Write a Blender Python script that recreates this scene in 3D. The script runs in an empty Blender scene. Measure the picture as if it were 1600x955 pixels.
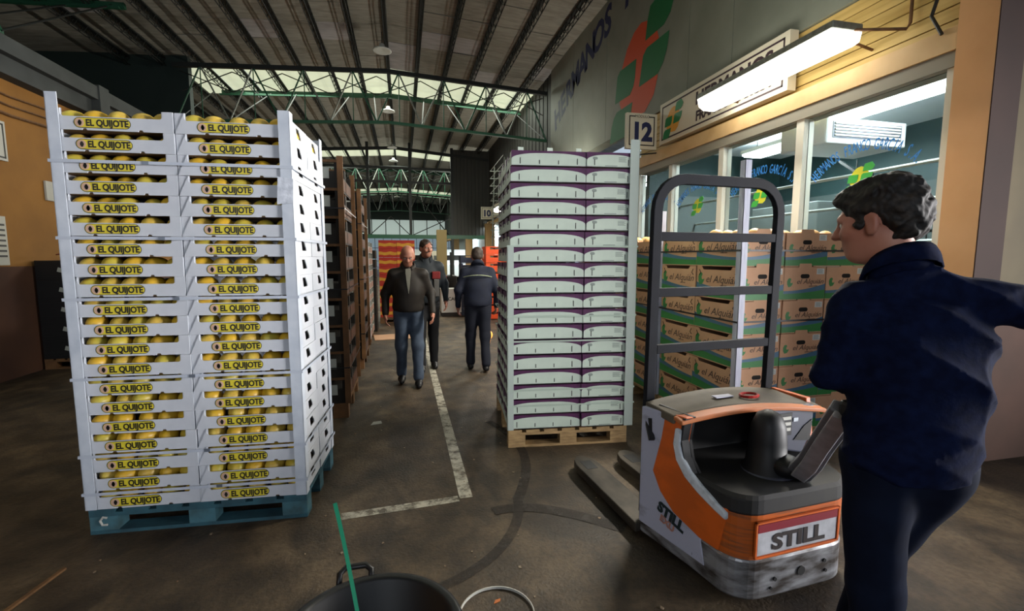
import bpy, bmesh, math, random
import numpy as np
from mathutils import Vector, Matrix, Euler

# ------------------------------------------------------------------ camera, world, lights
sc = bpy.context.scene
COL = sc.collection
rad = math.radians
cam_d = bpy.data.cameras.new('camera'); cam_d.sensor_width = 36.0; cam_d.lens = 725/1600*36
cam_d.clip_start = 0.05; cam_d.clip_end = 500
cam = bpy.data.objects.new('camera', cam_d); COL.objects.link(cam)
cam.location = (0, 0, 1.55)
cam.rotation_euler = (rad(90-5.945), 0, rad(-13.128))
sc.camera = cam
sc.view_settings.view_transform = 'Standard'
sc.view_settings.look = 'None'
sc.view_settings.gamma = 1.0
sc.view_settings.use_curve_mapping = False
sc.view_settings.exposure = 0.0
w = bpy.data.worlds.new('overcast_sky'); sc.world = w; w.use_nodes = True
wb = w.node_tree.nodes['Background']
wb.inputs[0].default_value = (0.70, 0.84, 1.0, 1); wb.inputs[1].default_value = 0.65
def area(name, loc, rot, sx, sy, energy, color):
    l = bpy.data.lights.new(name, 'AREA'); l.shape = 'RECTANGLE'; l.size = sx; l.size_y = sy
    l.energy = energy; l.color = color
    o = bpy.data.objects.new(name, l); COL.objects.link(o); o.location = loc; o.rotation_euler = rot
    return o
# daylight coming in through the big open gate behind the photographer
area('gate_daylight', (-3.2, -5.0, 3.2), (rad(78), 0, rad(-14)), 4.5, 3.0, 135, (0.90, 0.94, 1.0))
# added narrow-beam fill from the right, aimed at the melon stack's side
area('side_fill_light', (8.3, -1.0, 1.7), (rad(90), 0, rad(66)), 2.4, 2.4, 95, (1.0, 0.98, 0.98)).data.spread = rad(44)
# daylight under the roof-light bands; the nearest, out of view, is added
for y_, e_ in ((4.1, 12), (14.7, 290), (24.1, 420), (38, 320)): area('roof_light', (-.3, y_, 6.25), (0, 0, 0), 8.0, 1.8, e_, (0.93, 1.0, 0.86))

# ------------------------------------------------------------------ materials
def srgb(h):
    h = h.lstrip('#'); c = [int(h[i:i+2], 16)/255 for i in (0, 2, 4)]
    return tuple(x/12.92 if x <= .04045 else ((x+.055)/1.055)**2.4 for x in c)
MATS = {}
def mat(name, hexc, rough=.6, metal=0., hex2=None, scale=6., bump=0., stretch=(1, 1, 1), emit=0., detail=4., lo=.35, hi=.7, coat=0., trans=0.):
    if name in MATS: return MATS[name]
    m = bpy.data.materials.new(name); m.use_nodes = True; nt = m.node_tree; N = nt.nodes; L = nt.links
    b = N['Principled BSDF']; c = srgb(hexc)
    b.inputs['Base Color'].default_value = (*c, 1); b.inputs['Roughness'].default_value = rough
    b.inputs['Metallic'].default_value = metal
    if coat: b.inputs['Coat Weight'].default_value = coat
    if trans: b.inputs['Transmission Weight'].default_value = trans
    if emit:
        b.inputs['Emission Color'].default_value = (*c, 1); b.inputs['Emission Strength'].default_value = emit
    if hex2 or bump:
        tc = N.new('ShaderNodeTexCoord'); mp = N.new('ShaderNodeMapping'); mp.inputs['Scale'].default_value = stretch
        L.new(tc.outputs['Object'], mp.inputs[0])
        nz = N.new('ShaderNodeTexNoise'); nz.inputs['Scale'].default_value = scale; nz.inputs['Detail'].default_value = detail
        L.new(mp.outputs[0], nz.inputs['Vector'])
        if hex2:
            r = N.new('ShaderNodeValToRGB'); r.color_ramp.elements[0].position = lo; r.color_ramp.elements[1].position = hi
            r.color_ramp.elements[0].color = (*c, 1); r.color_ramp.elements[1].color = (*srgb(hex2), 1)
            L.new(nz.outputs['Fac'], r.inputs[0]); L.new(r.outputs[0], b.inputs['Base Color'])
        if bump:
            bp = N.new('ShaderNodeBump'); bp.inputs['Strength'].default_value = 1.0; bp.inputs['Distance'].default_value = bump
            L.new(nz.outputs['Fac'], bp.inputs['Height']); L.new(bp.outputs[0], b.inputs['Normal'])
    MATS[name] = m
    return m

# ------------------------------------------------------------------ mesh builder
class MB:
    def __init__(s): s.v = []; s.f = []; s.mi = []; s.ms = []; s.cur = 0
    def use(s, m):
        if m not in s.ms: s.ms.append(m)
        s.cur = s.ms.index(m); return s
    def add(s, vs, fs):
        n = len(s.v); s.v += [tuple(map(float, p)) for p in vs]
        s.f += [tuple(i+n for i in f) for f in fs]; s.mi += [s.cur]*len(fs); return s
    def box(s, x0, x1, y0, y1, z0, z1, M=None):
        p = [(x, y, z) for z in (z0, z1) for y in (y0, y1) for x in (x0, x1)]
        if M is not None: p = [M @ Vector(q) for q in p]
        return s.add(p, [(0, 2, 3, 1), (4, 5, 7, 6), (0, 1, 5, 4), (2, 6, 7, 3), (0, 4, 6, 2), (1, 3, 7, 5)])
    def cyl(s, a, b, r0, r1=None, n=8, caps=True):
        a = Vector(a); b = Vector(b); r1 = r0 if r1 is None else r1
        d = (b-a).normalized(); u = d.orthogonal().normalized(); w_ = d.cross(u)
        vs = []
        for c, r in ((a, r0), (b, r1)):
            for i in range(n):
                t = 2*math.pi*i/n; vs.append(c+u*math.cos(t)*r+w_*math.sin(t)*r)
        fs = [(i, (i+1) % n, n+(i+1) % n, n+i) for i in range(n)]
        if caps: fs += [tuple(range(n))[::-1], tuple(range(n, 2*n))]
        return s.add(vs, fs)
    def bar(s, a, b, wx, wz, up=(0, 0, 1)):
        a = Vector(a); b = Vector(b); d = (b-a).normalized(); u = d.cross(Vector(up))
        if u.length < 1e-4: u = d.cross(Vector((1, 0, 0)))
        u.normalize(); n = u.cross(d).normalized(); vs = []
        for c in (a, b):
            for p, q in ((-1, -1), (1, -1), (1, 1), (-1, 1)): vs.append(c+u*p*wx/2+n*q*wz/2)
        return s.add(vs, [(3, 2, 1, 0), (4, 5, 6, 7), (0, 1, 5, 4), (1, 2, 6, 5), (2, 3, 7, 6), (3, 0, 4, 7)])
    def tube(s, pts, r, n=8, flat=None):
        pts = [Vector(p) for p in pts]; rings = []; base = len(s.v); vs = []
        up = None
        for i, p in enumerate(pts):
            d = (pts[min(i+1, len(pts)-1)]-pts[max(i-1, 0)]).normalized()
            if up is None: up = d.orthogonal().normalized()
            up = (up-d*up.dot(d)).normalized(); w_ = d.cross(up)
            rr = r[i] if isinstance(r, (list, tuple)) else r
            for k in range(n):
                t = 2*math.pi*k/n; vs.append(p+up*math.cos(t)*rr+w_*math.sin(t)*rr*(flat or 1))
        fs = []
        for i in range(len(pts)-1):
            for k in range(n):
                fs.append((i*n+k, i*n+(k+1) % n, (i+1)*n+(k+1) % n, (i+1)*n+k))
        fs += [tuple(range(n))[::-1], tuple(range((len(pts)-1)*n, len(pts)*n))]
        return s.add(vs, fs)
    def prism(s, poly, t0, t1, axis='y', M=None):
        """2D polygon (ccw) extruded; axis y: poly=(x,z); axis x: poly=(y,z); axis z: poly=(x,y)"""
        def P(p, t):
            q = {'y': (p[0], t, p[1]), 'x': (t, p[0], p[1]), 'z': (p[0], p[1], t)}[axis]
            return M @ Vector(q) if M is not None else q
        n = len(poly); vs = [P(p, t0) for p in poly]+[P(p, t1) for p in poly]
        fs = [tuple(range(n)), tuple(range(n, 2*n))[::-1]]+[(i, n+i, n+(i+1) % n, (i+1) % n) for i in range(n)]
        return s.add(vs, fs)
    def lathe(s, prof, n=24, c=(0, 0, 0)):
        vs = []
        for r, z in prof:
            for k in range(n):
                t = 2*math.pi*k/n; vs.append((c[0]+r*math.cos(t), c[1]+r*math.sin(t), c[2]+z))
        fs = [(i*n+k, i*n+(k+1) % n, (i+1)*n+(k+1) % n, (i+1)*n+k) for i in range(len(prof)-1) for k in range(n)]
        return s.add(vs, fs)
    def ell(s, c, r, n=12, m=8, R=None):
        vs = []; c = Vector(c)
        for j in range(1, m):
            ph = math.pi*j/m
            for i in range(n):
                t = 2*math.pi*i/n; p = Vector((r[0]*math.sin(ph)*math.cos(t), r[1]*math.sin(ph)*math.sin(t), r[2]*math.cos(ph)))
                vs.append(c+(R @ p if R is not None else p))
        top = Vector((0, 0, r[2])); bot = -top
        if R is not None: top = R @ top; bot = R @ bot
        vs += [c+top, c+bot]; T = len(vs)-2
        fs = [(j*n+i, (j+1)*n+i, (j+1)*n+(i+1) % n, j*n+(i+1) % n) for j in range(m-2) for i in range(n)]
        fs += [(T, i, (i+1) % n) for i in range(n)]+[(T+1, (m-2)*n+(i+1) % n, (m-2)*n+i) for i in range(n)]
        return s.add(vs, fs)
    def mesh(s, name, smooth=False, fix=True):
        me = bpy.data.meshes.new(name); me.from_pydata(s.v, [], s.f)
        for m in s.ms: me.materials.append(m)
        me.polygons.foreach_set('material_index', s.mi)
        if fix:
            bm = bmesh.new(); bm.from_mesh(me); bmesh.ops.recalc_face_normals(bm, faces=bm.faces); bm.to_mesh(me); bm.free()
        if smooth: me.polygons.foreach_set('use_smooth', [True]*len(me.polygons))
        me.update(); return me
    def build(s, name, m=None, parent=None, smooth=False, bevel=0, **kw):
        if m is not None and not s.ms: s.ms = [m]
        o = bpy.data.objects.new(name, s.mesh(name, smooth)); COL.objects.link(o)
        if parent is not None: o.parent = parent
        if bevel:
            md = o.modifiers.new('bevel', 'BEVEL'); md.width = bevel; md.segments = 2; md.limit_method = 'ANGLE'; md.angle_limit = rad(50)
        for k, v in kw.items(): o[k] = v
        return o
def tag(o, label, cat, group=None):
    o['label'] = label; o['category'] = cat
    if group: o['group'] = group
    return o
def thing(name, label, cat, loc=(0, 0, 0), rz=0., group=None):
    o = bpy.data.objects.new(name, None); o.empty_display_size = .1; COL.objects.link(o)
    o.location = loc; o.rotation_euler = (0, 0, rz); return tag(o, label, cat, group)
def struct(o): o['kind'] = 'structure'; return o
def kids(o): return [c for c in bpy.data.objects if c.parent is o]
TREE = {}
def dup(root, loc=None, rz=None, label=None):
    key = root.name
    if key not in TREE: TREE[key] = [(c, kids(c)) for c in kids(root)]
    r = root.copy(); COL.objects.link(r)
    for c, gs in TREE[key]:
        cc = c.copy(); COL.objects.link(cc); cc.parent = r
        for g in gs:
            gg = g.copy(); COL.objects.link(gg); gg.parent = cc
    if loc is not None: r.location = loc
    if rz is not None: r.rotation_euler = (0, 0, rz)
    if label: r['label'] = label
    return r
TXT = {}
def text_data(body, size, extrude=.001, shear=0., offset=0., sx=1.):
    """lettering as plain mesh data: list of vertices, list of faces, centred in x, baseline z=0"""
    key = (body, size, extrude, shear, offset, sx)
    if key in TXT: return TXT[key]
    cu = bpy.data.curves.new('t', 'FONT'); cu.body = body; cu.size = size; cu.extrude = extrude; cu.shear = shear
    cu.offset = offset; cu.align_x = 'CENTER'; cu.resolution_u = 3
    o = bpy.data.objects.new('t', cu); COL.objects.link(o); dg = bpy.context.evaluated_depsgraph_get(); dg.update()
    me = bpy.data.meshes.new_from_object(o.evaluated_get(dg))
    V = [(v.co.x*sx, -v.co.z, v.co.y) for v in me.vertices]; Fc = [tuple(p.vertices) for p in me.polygons]
    bpy.data.objects.remove(o); bpy.data.curves.remove(cu); bpy.data.meshes.remove(me)
    TXT[key] = (V, Fc); return TXT[key]
def text(mb, body, size, M, **k):
    V, Fc = text_data(body, size, **k)
    mb.add([M @ Vector(v) for v in V], Fc)
ORD = ['first', 'second', 'third', 'fourth', 'fifth', 'sixth', 'seventh', 'eighth', 'ninth', 'tenth', 'eleventh', 'twelfth', 'thirteenth',
       'fourteenth', 'fifteenth', 'sixteenth', 'seventeenth', 'eighteenth', 'nineteenth', 'twentieth']
def rot_z(a): return Matrix.Rotation(a, 4, 'Z')
WALLM = Matrix(((0, -1, 0, 0), (-1, 0, 0, 0), (0, 0, 1, 0), (0, 0, 0, 1)))   # x(right) -> -Y, y(depth) -> -X : writing on a wall facing -X
WALLM = Matrix(((0, 1, 0, 0), (-1, 0, 0, 0), (0, 0, 1, 0), (0, 0, 0, 1)))    # x -> -Y ; y -> +X (text faces -X)

# ------------------------------------------------------------------ shared materials
white_card = mat('white_card', '#c9ccd2', .55, hex2='#babec6', scale=5, bump=.0006)
white_side = mat('edge_card', '#c9cfd8', .5, hex2='#b4bcc8', scale=8)
yellow_lab = mat('yellow_label', '#d8c632', .5)
black_ink = mat('black_ink', '#17130f', .5)
melon_m = [mat('melon_a', '#e2b830', .4, hex2='#bf9630', scale=14, bump=.003), mat('melon_b', '#e0c555', .4, hex2='#b38e3a', scale=20, bump=.003),
           mat('melon_c', '#d6b23e', .4, hex2='#b0a43f', scale=12, bump=.003)]
wood = mat('pallet_wood', '#a98b5e', .75, hex2='#7d633f', scale=9, stretch=(1, 1, 6), bump=.001)
wood_lt = mat('plank_wood', '#765230', .7, hex2='#553a20', scale=6, stretch=(1, 6, 1), bump=.001)
teal_wood = mat('teal_wood', '#2f5a66', .75, hex2='#24424c', scale=9, bump=.001)
dark_steel = mat('dark_steel', '#0c1210', .6)
green_steel = mat('green_steel', '#1c5038', .5)
galv = mat('galvanised_steel', '#8f948c', .45, .3, hex2='#6f746c', scale=20)
rubber = mat('black_rubber', '#121315', .6)
# ------------------------------------------------------------------ floor
def floor_material():
    m = bpy.data.materials.new('stained_concrete'); m.use_nodes = True; nt = m.node_tree; N = nt.nodes; L = nt.links; b = N['Principled BSDF']
    tc = N.new('ShaderNodeTexCoord')
    def noise(scale, st=(1, 1, 1), det=5., dist=0.):
        mp = N.new('ShaderNodeMapping'); mp.inputs['Scale'].default_value = st; L.new(tc.outputs['Object'], mp.inputs[0])
        n = N.new('ShaderNodeTexNoise'); n.inputs['Scale'].default_value = scale; n.inputs['Detail'].default_value = det; n.inputs['Distortion'].default_value = dist
        L.new(mp.outputs[0], n.inputs['Vector']); return n
    def ramp(n, stops):
        r = N.new('ShaderNodeValToRGB'); e = r.color_ramp.elements
        e[0].position = stops[0][0]; e[0].color = (*srgb(stops[0][1]), 1); e[1].position = stops[-1][0]; e[1].color = (*srgb(stops[-1][1]), 1)
        for p, c in stops[1:-1]:
            q = e.new(p); q.color = (*srgb(c), 1)
        L.new(n.outputs['Fac'], r.inputs[0]); return r
    def mul(a, c, fac):
        x = N.new('ShaderNodeMix'); x.data_type = 'RGBA'; x.blend_type = 'MULTIPLY'; x.inputs[0].default_value = fac
        L.new(a, x.inputs[6]); L.new(c, x.inputs[7]); return x.outputs[2]
    base = ramp(noise(.7, det=6, dist=.6), [(.25, '#4a3e2e'), (.5, '#5f4f3b'), (.75, '#78664c')])
    a = mul(base.outputs[0], ramp(noise(3.5, det=8), [(.35, '#8d8780'), (.62, '#ffffff')]).outputs[0], .8)
    a = mul(a, ramp(noise(30, det=4), [(.3, '#9a948c'), (.6, '#ffffff')]).outputs[0], .6)
    a = mul(a, ramp(noise(1.6, (1.6, .9, 1), 8, 1.2), [(.40, '#7d746a'), (.58, '#ffffff')]).outputs[0], .7)
    L.new(a, b.inputs['Base Color'])
    rr = N.new('ShaderNodeMapRange'); rr.inputs[3].default_value = .45; rr.inputs[4].default_value = .8
    L.new(noise(5).outputs['Fac'], rr.inputs[0]); L.new(rr.outputs[0], b.inputs['Roughness'])
    bp = N.new('ShaderNodeBump'); bp.inputs['Distance'].default_value = .004; L.new(noise(60).outputs['Fac'], bp.inputs['Height']); L.new(bp.outputs[0], b.inputs['Normal'])
    return m
fl = struct(MB().box(-14, 14, -8, 60, -.2, 0).build('floor', floor_material()))
# worn painted lines: noise cuts holes in the paint
def worn(name, hexc, lo, hi, sc_=9.):
    m = bpy.data.materials.new(name); m.use_nodes = True; nt = m.node_tree; N = nt.nodes; L = nt.links; b = N['Principled BSDF']
    b.inputs['Base Color'].default_value = (*srgb(hexc), 1); b.inputs['Roughness'].default_value = .7
    n = N.new('ShaderNodeTexNoise'); n.inputs['Scale'].default_value = sc_; n.inputs['Detail'].default_value = 8; n.inputs['Roughness'].default_value = .7
    tc = N.new('ShaderNodeTexCoord'); L.new(tc.outputs['Object'], n.inputs['Vector'])
    r = N.new('ShaderNodeMapRange'); r.inputs[1].default_value = lo; r.inputs[2].default_value = hi; L.new(n.outputs['Fac'], r.inputs[0]); L.new(r.outputs[0], b.inputs['Alpha'])
    return m
paint = worn('worn_white_paint', '#b9b3a2', .34, .56)
tyre = worn('tyre_mark', '#2a221b', .25, .6, 6.)
def strip(pts, wd, z=.002):
    mb = MB(); P = [Vector(p) for p in pts]
    for i, p in enumerate(P):
        d = (P[min(i+1, len(P)-1)]-P[max(i-1, 0)]).normalized(); n = Vector((-d.y, d.x))
        mb.v += [(p.x+n.x*wd/2, p.y+n.y*wd/2, z), (p.x-n.x*wd/2, p.y-n.y*wd/2, z)]
    mb.f = [(2*i, 2*i+1, 2*i+3, 2*i+2) for i in range(len(P)-1)]; mb.mi = [0]*len(mb.f); return mb
strip([(.36, 2.85), (.355, 9.0)], .085).build('painted_line', paint, fl)
strip([(-.40, 2.80), (.31, 2.85)], .075).build('painted_line', paint, fl)
def bez(p0, p1, p2, p3, n=20):
    r = []
    for i in range(n+1):
        t = i/n; r.append(tuple((1-t)**3*a+3*(1-t)**2*t*b+3*(1-t)*t*t*c+t**3*d for a, b, c, d in zip(p0, p1, p2, p3)))
    return r
strip(bez((.0, 2.02), (.35, 2.1), (.62, 2.35), (.68, 2.75)), .06, .003).build('tyre_mark', tyre, fl)
strip(bez((.68, 2.75), (.9, 3.2), (1.0, 3.6), (.75, 4.2)), .07, .0025).build('tyre_mark', tyre, fl)
strip(bez((1.2, 2.3), (.9, 2.6), (.7, 2.7), (.5, 2.65)), .09, .0035).build('tyre_mark', tyre, fl)

# ------------------------------------------------------------------ roof
RX = -.27; ZR = 6.68; ZE = 6.38; HX0 = -4.9; HX1 = 3.9
def zroof(x): return ZR-(ZR-ZE)*abs(x-RX)/4.4
sheet = mat('roof_sheet', '#9a988e', .75, hex2='#807e75', scale=3, stretch=(1, 4, 1))
sheet2 = mat('roof_sheet_pale', '#b4b2b4', .65, hex2='#9c9a9c', scale=3, stretch=(1, 4, 1))
skyl = mat('skylight_sheet', '#c9cfb2', .5, hex2='#bcc4a6', scale=5)
skyl.node_tree.nodes['Principled BSDF'].inputs['Emission Color'].default_value = (*srgb('#c9cfb2'), 1)
skyl.node_tree.nodes['Principled BSDF'].inputs['Emission Strength'].default_value = .95
jx = [RX+.74*i for i in range(-8, 8)]
bands = [(2.9, 5.3), (13.8, 15.9), (23.3, 25.0), (36.5, 40.0)]  # first band is out of view, added for overhead light
mb = MB()
def roof_quad(mb, x0, x1, y0, y1, t=.03, dz=0.):
    a, b = zroof(x0)+dz, zroof(x1)+dz
    mb.add([(x0, y0, a), (x1, y0, b), (x1, y1, b), (x0, y1, a), (x0, y0, a+t), (x1, y0, b+t), (x1, y1, b+t), (x0, y1, a+t)],
           [(0, 1, 2, 3), (4, 7, 6, 5), (0, 4, 5, 1), (1, 5, 6, 2), (2, 6, 7, 3), (3, 7, 4, 0)])
segs = [(-7, 2.9), (5.3, 13.8), (15.9, 23.3), (25.0, 36.5), (40.0, 46.0)]
for y0, y1 in [(-7, 46)]:
    roof_quad(mb, -9, -4.95, y0, y1, .04, .045); roof_quad(mb, 4.2, 9, y0, y1, .04, .045)
for y0, y1 in segs:
    for x0, x1 in ((-4.95, RX), (RX, 4.2)): roof_quad(mb, x0, x1, y0, y1, .04, .045)
ceil = struct(mb.build('ceiling', sheet))
random.seed(4)
for i in range(len(jx)-1):                                    # individual corrugated sheets over the near bay
    for j in range(10):
        y0 = 5.35+j*.84; m_ = MB(); roof_quad(m_, jx[i]+.01, jx[i+1]-.01, y0+.008, y0+.832, .012, random.uniform(.0, .02))
        m_.build('roof_sheet', sheet2 if random.random() < .12 else sheet, ceil)
for y0, y1 in bands:
    for i in range(len(jx)-1):
        if jx[i] < -5.5: continue
        m_ = MB(); roof_quad(m_, jx[i]+.012, jx[i+1]-.012, y0, y1, .02, .03); m_.build('skylight_panel', skyl, ceil)
# lattice joists running along the hall
names = {0: 'on the ridge line'}
for i, x in enumerate(jx):
    k = i-8
    side = 'on the ridge line' if k == 0 else '%s to the %s of the ridge' % (ORD[abs(k)-1], 'right' if k > 0 else 'left')
    z = zroof(x)-.02
    t = thing('roof_joist', 'dark steel lattice joist under the roof sheets, %s' % side, 'roof joist', (x, 0, 0), 0, 'lattice roof joists')
    MB().box(-.045, .045, -6, 45, z-.03, z).build('top_chord', dark_steel, t)
    m_ = MB(); m_.cyl((-.035, -6, z-.2), (-.035, 45, z-.2), .012, n=6); m_.cyl((.035, -6, z-.2), (.035, 45, z-.2), .012, n=6); m_.build('bottom_chord', dark_steel, t)
    m_ = MB(); y = 0.
    while y < 22:
        for s in (-.035, .035): m_.cyl((s, y, z-.03), (s, y+.15, z-.2), .007, n=4, caps=False); m_.cyl((s, y+.15, z-.2), (s, y+.3, z-.03), .007, n=4, caps=False)
        y += .3
    m_.build('lacing', dark_steel, t, kind='stuff')
# trusses across the hall
def truss(Y, x0, x1, n, label, ztop=6.07, zbot=4.86, mid=True, both=False):
    t = thing('roof_truss', label, 'truss', (0, Y, 0), 0, 'roof trusses across the hall')
    zt = lambda x: ztop-.055*abs(x-RX); zb = lambda x: zbot-.055*abs(x-RX)
    m1 = MB(); m2 = MB()
    for a, b in [(p, q) for p, q in ((x0, min(RX, x1)), (RX, x1)) if q > p]:
        m1.bar((a, 0, zt(a)), (b, 0, zt(b)), .09, .09); m2.bar((a, 0, zb(a)), (b, 0, zb(b)), .09, .06)
    m1.build('top_chord', dark_steel, t); m2.build('bottom_chord', green_steel, t)
    dx = (x1-x0)/n
    for i in range(n):
        xa, xm, xb = x0+i*dx, x0+(i+.5)*dx, x0+(i+1)*dx
        MB().cyl((xa, 0, zb(xa)), (xm, 0, zt(xm)), .02, n=6).build('diagonal', galv if i % 2 else green_steel, t)
        MB().cyl((xm, 0, zt(xm)), (xb, 0, zb(xb)), .02, n=6).build('diagonal', galv if i % 2 == 0 else green_steel, t)
        MB().cyl((xm, 0, zb(xm)), (xm, 0, zt(xm)), .013, n=6).build('vertical_strut', green_steel, t)
        MB().cyl((xa, .35, zt(xa)), (xb, .35, zt(xb)-.45), .012, n=6).build('brace', dark_steel, t)
        MB().cyl((xb, .35, zt(xb)), (xa, .35, zt(xa)-.45), .012, n=6).build('brace', dark_steel, t)
    m3 = MB()
    for a, b in [(p, q) for p, q in ((x0, min(RX, x1)), (RX, x1)) if q > p]:
        m3.bar((a, 3.0, zt(a)+.40), (b, 3.0, zt(b)+.40), .08, .1); m3.bar((a, 2.8, zt(a)+.28), (b, 2.8, zt(b)+.28), .05, .04)
    m3.build('skylight_beam', green_steel, t)
    m4 = MB()
    for i in range(n+1):
        xa = x0+i*dx; m4.cyl((xa, 0, zb(xa)), (xa+(.2 if i % 2 else -.2), 3.0, zt(xa)+.4), .014, n=6)
    m4.build('tie_rods', dark_steel, t)
truss(12.25, HX0, 3.8, 8, 'nearest green and black steel truss, spanning above the stacks beside the white wall')
truss(24.6, HX0, 3.8, 8, 'second steel truss, seen behind the glazed-looking portal frame grid')
truss(34.5, HX0, 3.8, 8, 'farthest pale-braced steel truss above the bright end windows')
truss(3.0, -9, -4.95, 4, 'dark truss of the side bay above the left concrete beam, nearest', zbot=4.7)
truss(7.6, -9, -4.95, 4, 'dark truss of the side bay above the left concrete beam, farther', zbot=4.7)
# pendant lamps under the ridge
lampm = mat('lamp_shade', '#c9cec8', .4)
for i, y in enumerate((11.2, 15.6, 20.6, 23.4, 31, 37)):
    t = thing('pendant_lamp', 'white saucer pendant lamp hanging under the ridge, %s from the camera' % ORD[i], 'lamp', (RX-.08, y, 0), 0, 'pendant lamps under the ridge')
    zc = 6.15
    MB().cyl((0, 0, zc), (0, 0, 6.5), .008, n=6).build('rod', dark_steel, t)
    MB().lathe([(.0, .1), (.05, .1), (.07, .03), (.2, -.03), (.21, -.05), (.18, -.05), (.0, -.01)], 16, (0, 0, zc)).build('lamp_shade', lampm, t, smooth=True)

# portal frame with dark cladding at Y 21.5, far wall
t = thing('portal_frame', 'dark steel portal frame of posts and rails standing across the far hall', 'frame', (0, 21.5, 0))
for x in (-4.6, -1.42, .37, 2.22): MB().box(x-.06, x+.06, -.06, .06, 0 if x in (-4.6, 2.22) else 2.42, zroof(x)-.1).build('post', dark_steel, t)
for z in (5.45, 4.85): MB().box(-4.6, 2.22, -.04, .04, z-.05, z+.05).build('rail', dark_steel, t)
m_ = MB(); m_.bar((-4.6, 0, 6.02), (RX, 0, 6.3), .1, .12); m_.bar((RX, 0, 6.3), (3.9, 0, 5.95), .1, .12); m_.build('gable_beam', dark_steel, t)
MB().box(-4.6, 3.9, -.07, .07, 2.38, 2.55).build('lower_beam', green_steel, t)
for a, b in ((-1.42, -.5), (.37, -.5), (.37, 2.22)):
    MB().cyl((a, 0, 2.5), (b, 0, 3.35), .02, n=6).build('brace', dark_steel, t)
MB().cyl((2.1, 0, 2.5), (.9, 0, 4.0), .025, n=6).build('brace', dark_steel, t)
clad = mat('dark_cladding', '#33332f', .7, hex2='#262622', scale=3, stretch=(8, 8, .3))
m_ = MB(); x = 2.28
while x < 3.9: m_.box(x, x+.13, -.03, 0, 2.55, 6.35); m_.box(x+.13, x+.17, -.005, .02, 2.55, 6.35); x += .17
struct(m_.build('wall_gable', clad)).location = (0, 21.5, 0)
m_ = MB(); y = 12.25
while y < 46: m_.box(3.93, 3.99, y, y+.3, 3.3, 6.5); m_.box(3.96, 4.0, y+.3, y+.38, 3.3, 6.5); y += .38
struct(m_.build('wall_right_upper', clad))
# end of the hall
endm = mat('end_cladding', '#1c2b28', .7)
m_ = MB(); m_.box(-9, 9, 45, 45.2, 5.0, 6.8); m_.box(-9, -4.0, 45, 45.2, 0, 5.0); m_.box(6, 9, 45, 45.2, 0, 5)
struct(m_.build('wall_end', endm))
glass_far = mat('frosted_pane', '#cfe0dc', .4, emit=.35)
wf = struct(MB().box(-4, 6, 45.0, 45.15, 3.3, 3.55).build('window_1', green_steel))
for i in range(8):
    x = -4+i*1.25
    MB().box(x+.03, x+1.22, 45.05, 45.08, 3.55, 5.0).build('pane', glass_far, wf)
    MB().box(x-.04, x+.03, 45.0, 45.12, 3.55, 5.0).build('mullion', dark_steel, wf)
m_ = MB()
for i in range(14): x = -4+i*.75; m_.box(x-.02, x+.02, 44.8, 44.85, 0, 3.3)
for z in (2.4, 1.2): m_.box(-4, 5.8, 44.8, 44.84, z-.02, z+.02)
tag(m_.build('mesh_gate', dark_steel), 'thin dark grid of the gate under the end windows', 'gate')
# far ground outside and a pale building beyond the gate
tag(MB().box(-30, 30, 80, 90, 0, 7).build('far_building', mat('pale_render', '#c8d2d0', .8)), 'pale building outside beyond the gate at the end of the hall', 'building')
struct(MB().box(-60, 60, 60, 120, -.25, -.02).build('outside_ground', mat('outside_asphalt', '#8a8a86', .9)))

# ------------------------------------------------------------------ left wall
ochre = mat('ochre_plaster', '#98692a', .8, hex2='#825820', scale=1.6, bump=.002)
dado = mat('brown_dado', '#5a3a2a', .8, hex2='#4a3026', scale=2, bump=.002)
conc = mat('grey_concrete', '#444848', .8, hex2='#383c3c', scale=3, bump=.002)
wl = MB(); wl.use(ochre).box(-5.3, -4.9, -6, 21, 1.43, 3.8); wl.use(dado).box(-5.3, -4.895, -6, 21, 0, 1.43)
wlo = struct(wl.build('wall_left'))
MB().box(-5.35, -4.72, -6, 10.4, 3.80, 4.02).build('ledge_beam', conc, wlo)
MB().box(-5.35, -4.62, -6, 10.4, 4.02, 4.22).build('ledge_beam', conc, wlo)
for y in (8.9, 3.0): MB().box(-4.95, -4.6, y, y+.25, 3.62, 4.25).build('corbel', conc, wlo)
for z, r_ in ((3.62, .012), (3.5, .012), (3.38, .018)): MB().tube([(-4.87, -5+i*.5, z+.02*math.sin(i*1.7)) for i in range(50)], r_, 6).build('cable', wood_lt, wlo)
struct(MB().box(-9.2, -9, -7, 46, 0, 6.6).build('wall_far_left', endm))
struct(MB().box(-9, -4.95, 13.2, 13.4, 0, 6.7).build('wall_side_bay', endm))
paper = mat('paper_white', '#bdbcb4', .7)
def frame_sign(name, lab, Y0, Y1, z0, z1, txt=None, border=True):
    o = tag(MB().box(-4.895, -4.87, Y0, Y1, z0, z1).build(name, paper), lab, 'sign')
    if border:
        m_ = MB(); b = .03
        for a in ((Y0+b, Y1-b, z0+b, z0+b+.02), (Y0+b, Y1-b, z1-b-.02, z1-b), (Y0+b, Y0+b+.02, z0+b, z1-b), (Y1-b-.02, Y1-b, z0+b, z1-b)):
            m_.box(-4.87, -4.867, *a)
        m_.build('border', black_ink, o)
    return o
frame_sign('framed_sign', 'white sign with a black rounded frame high on the ochre left wall', 6.6, 7.37, 2.76, 3.25)
o = frame_sign('notice_sheet', 'white printed notice on the ochre left wall above the brown dado', 6.9, 7.22, 1.45, 2.06, border=False)
m_ = MB()
for k in range(7): m_.box(-4.869, -4.866, 7.02+.03*(k % 2), 7.19, 1.55+k*.065, 1.575+k*.065)
m_.build('printing', black_ink, o)
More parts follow.
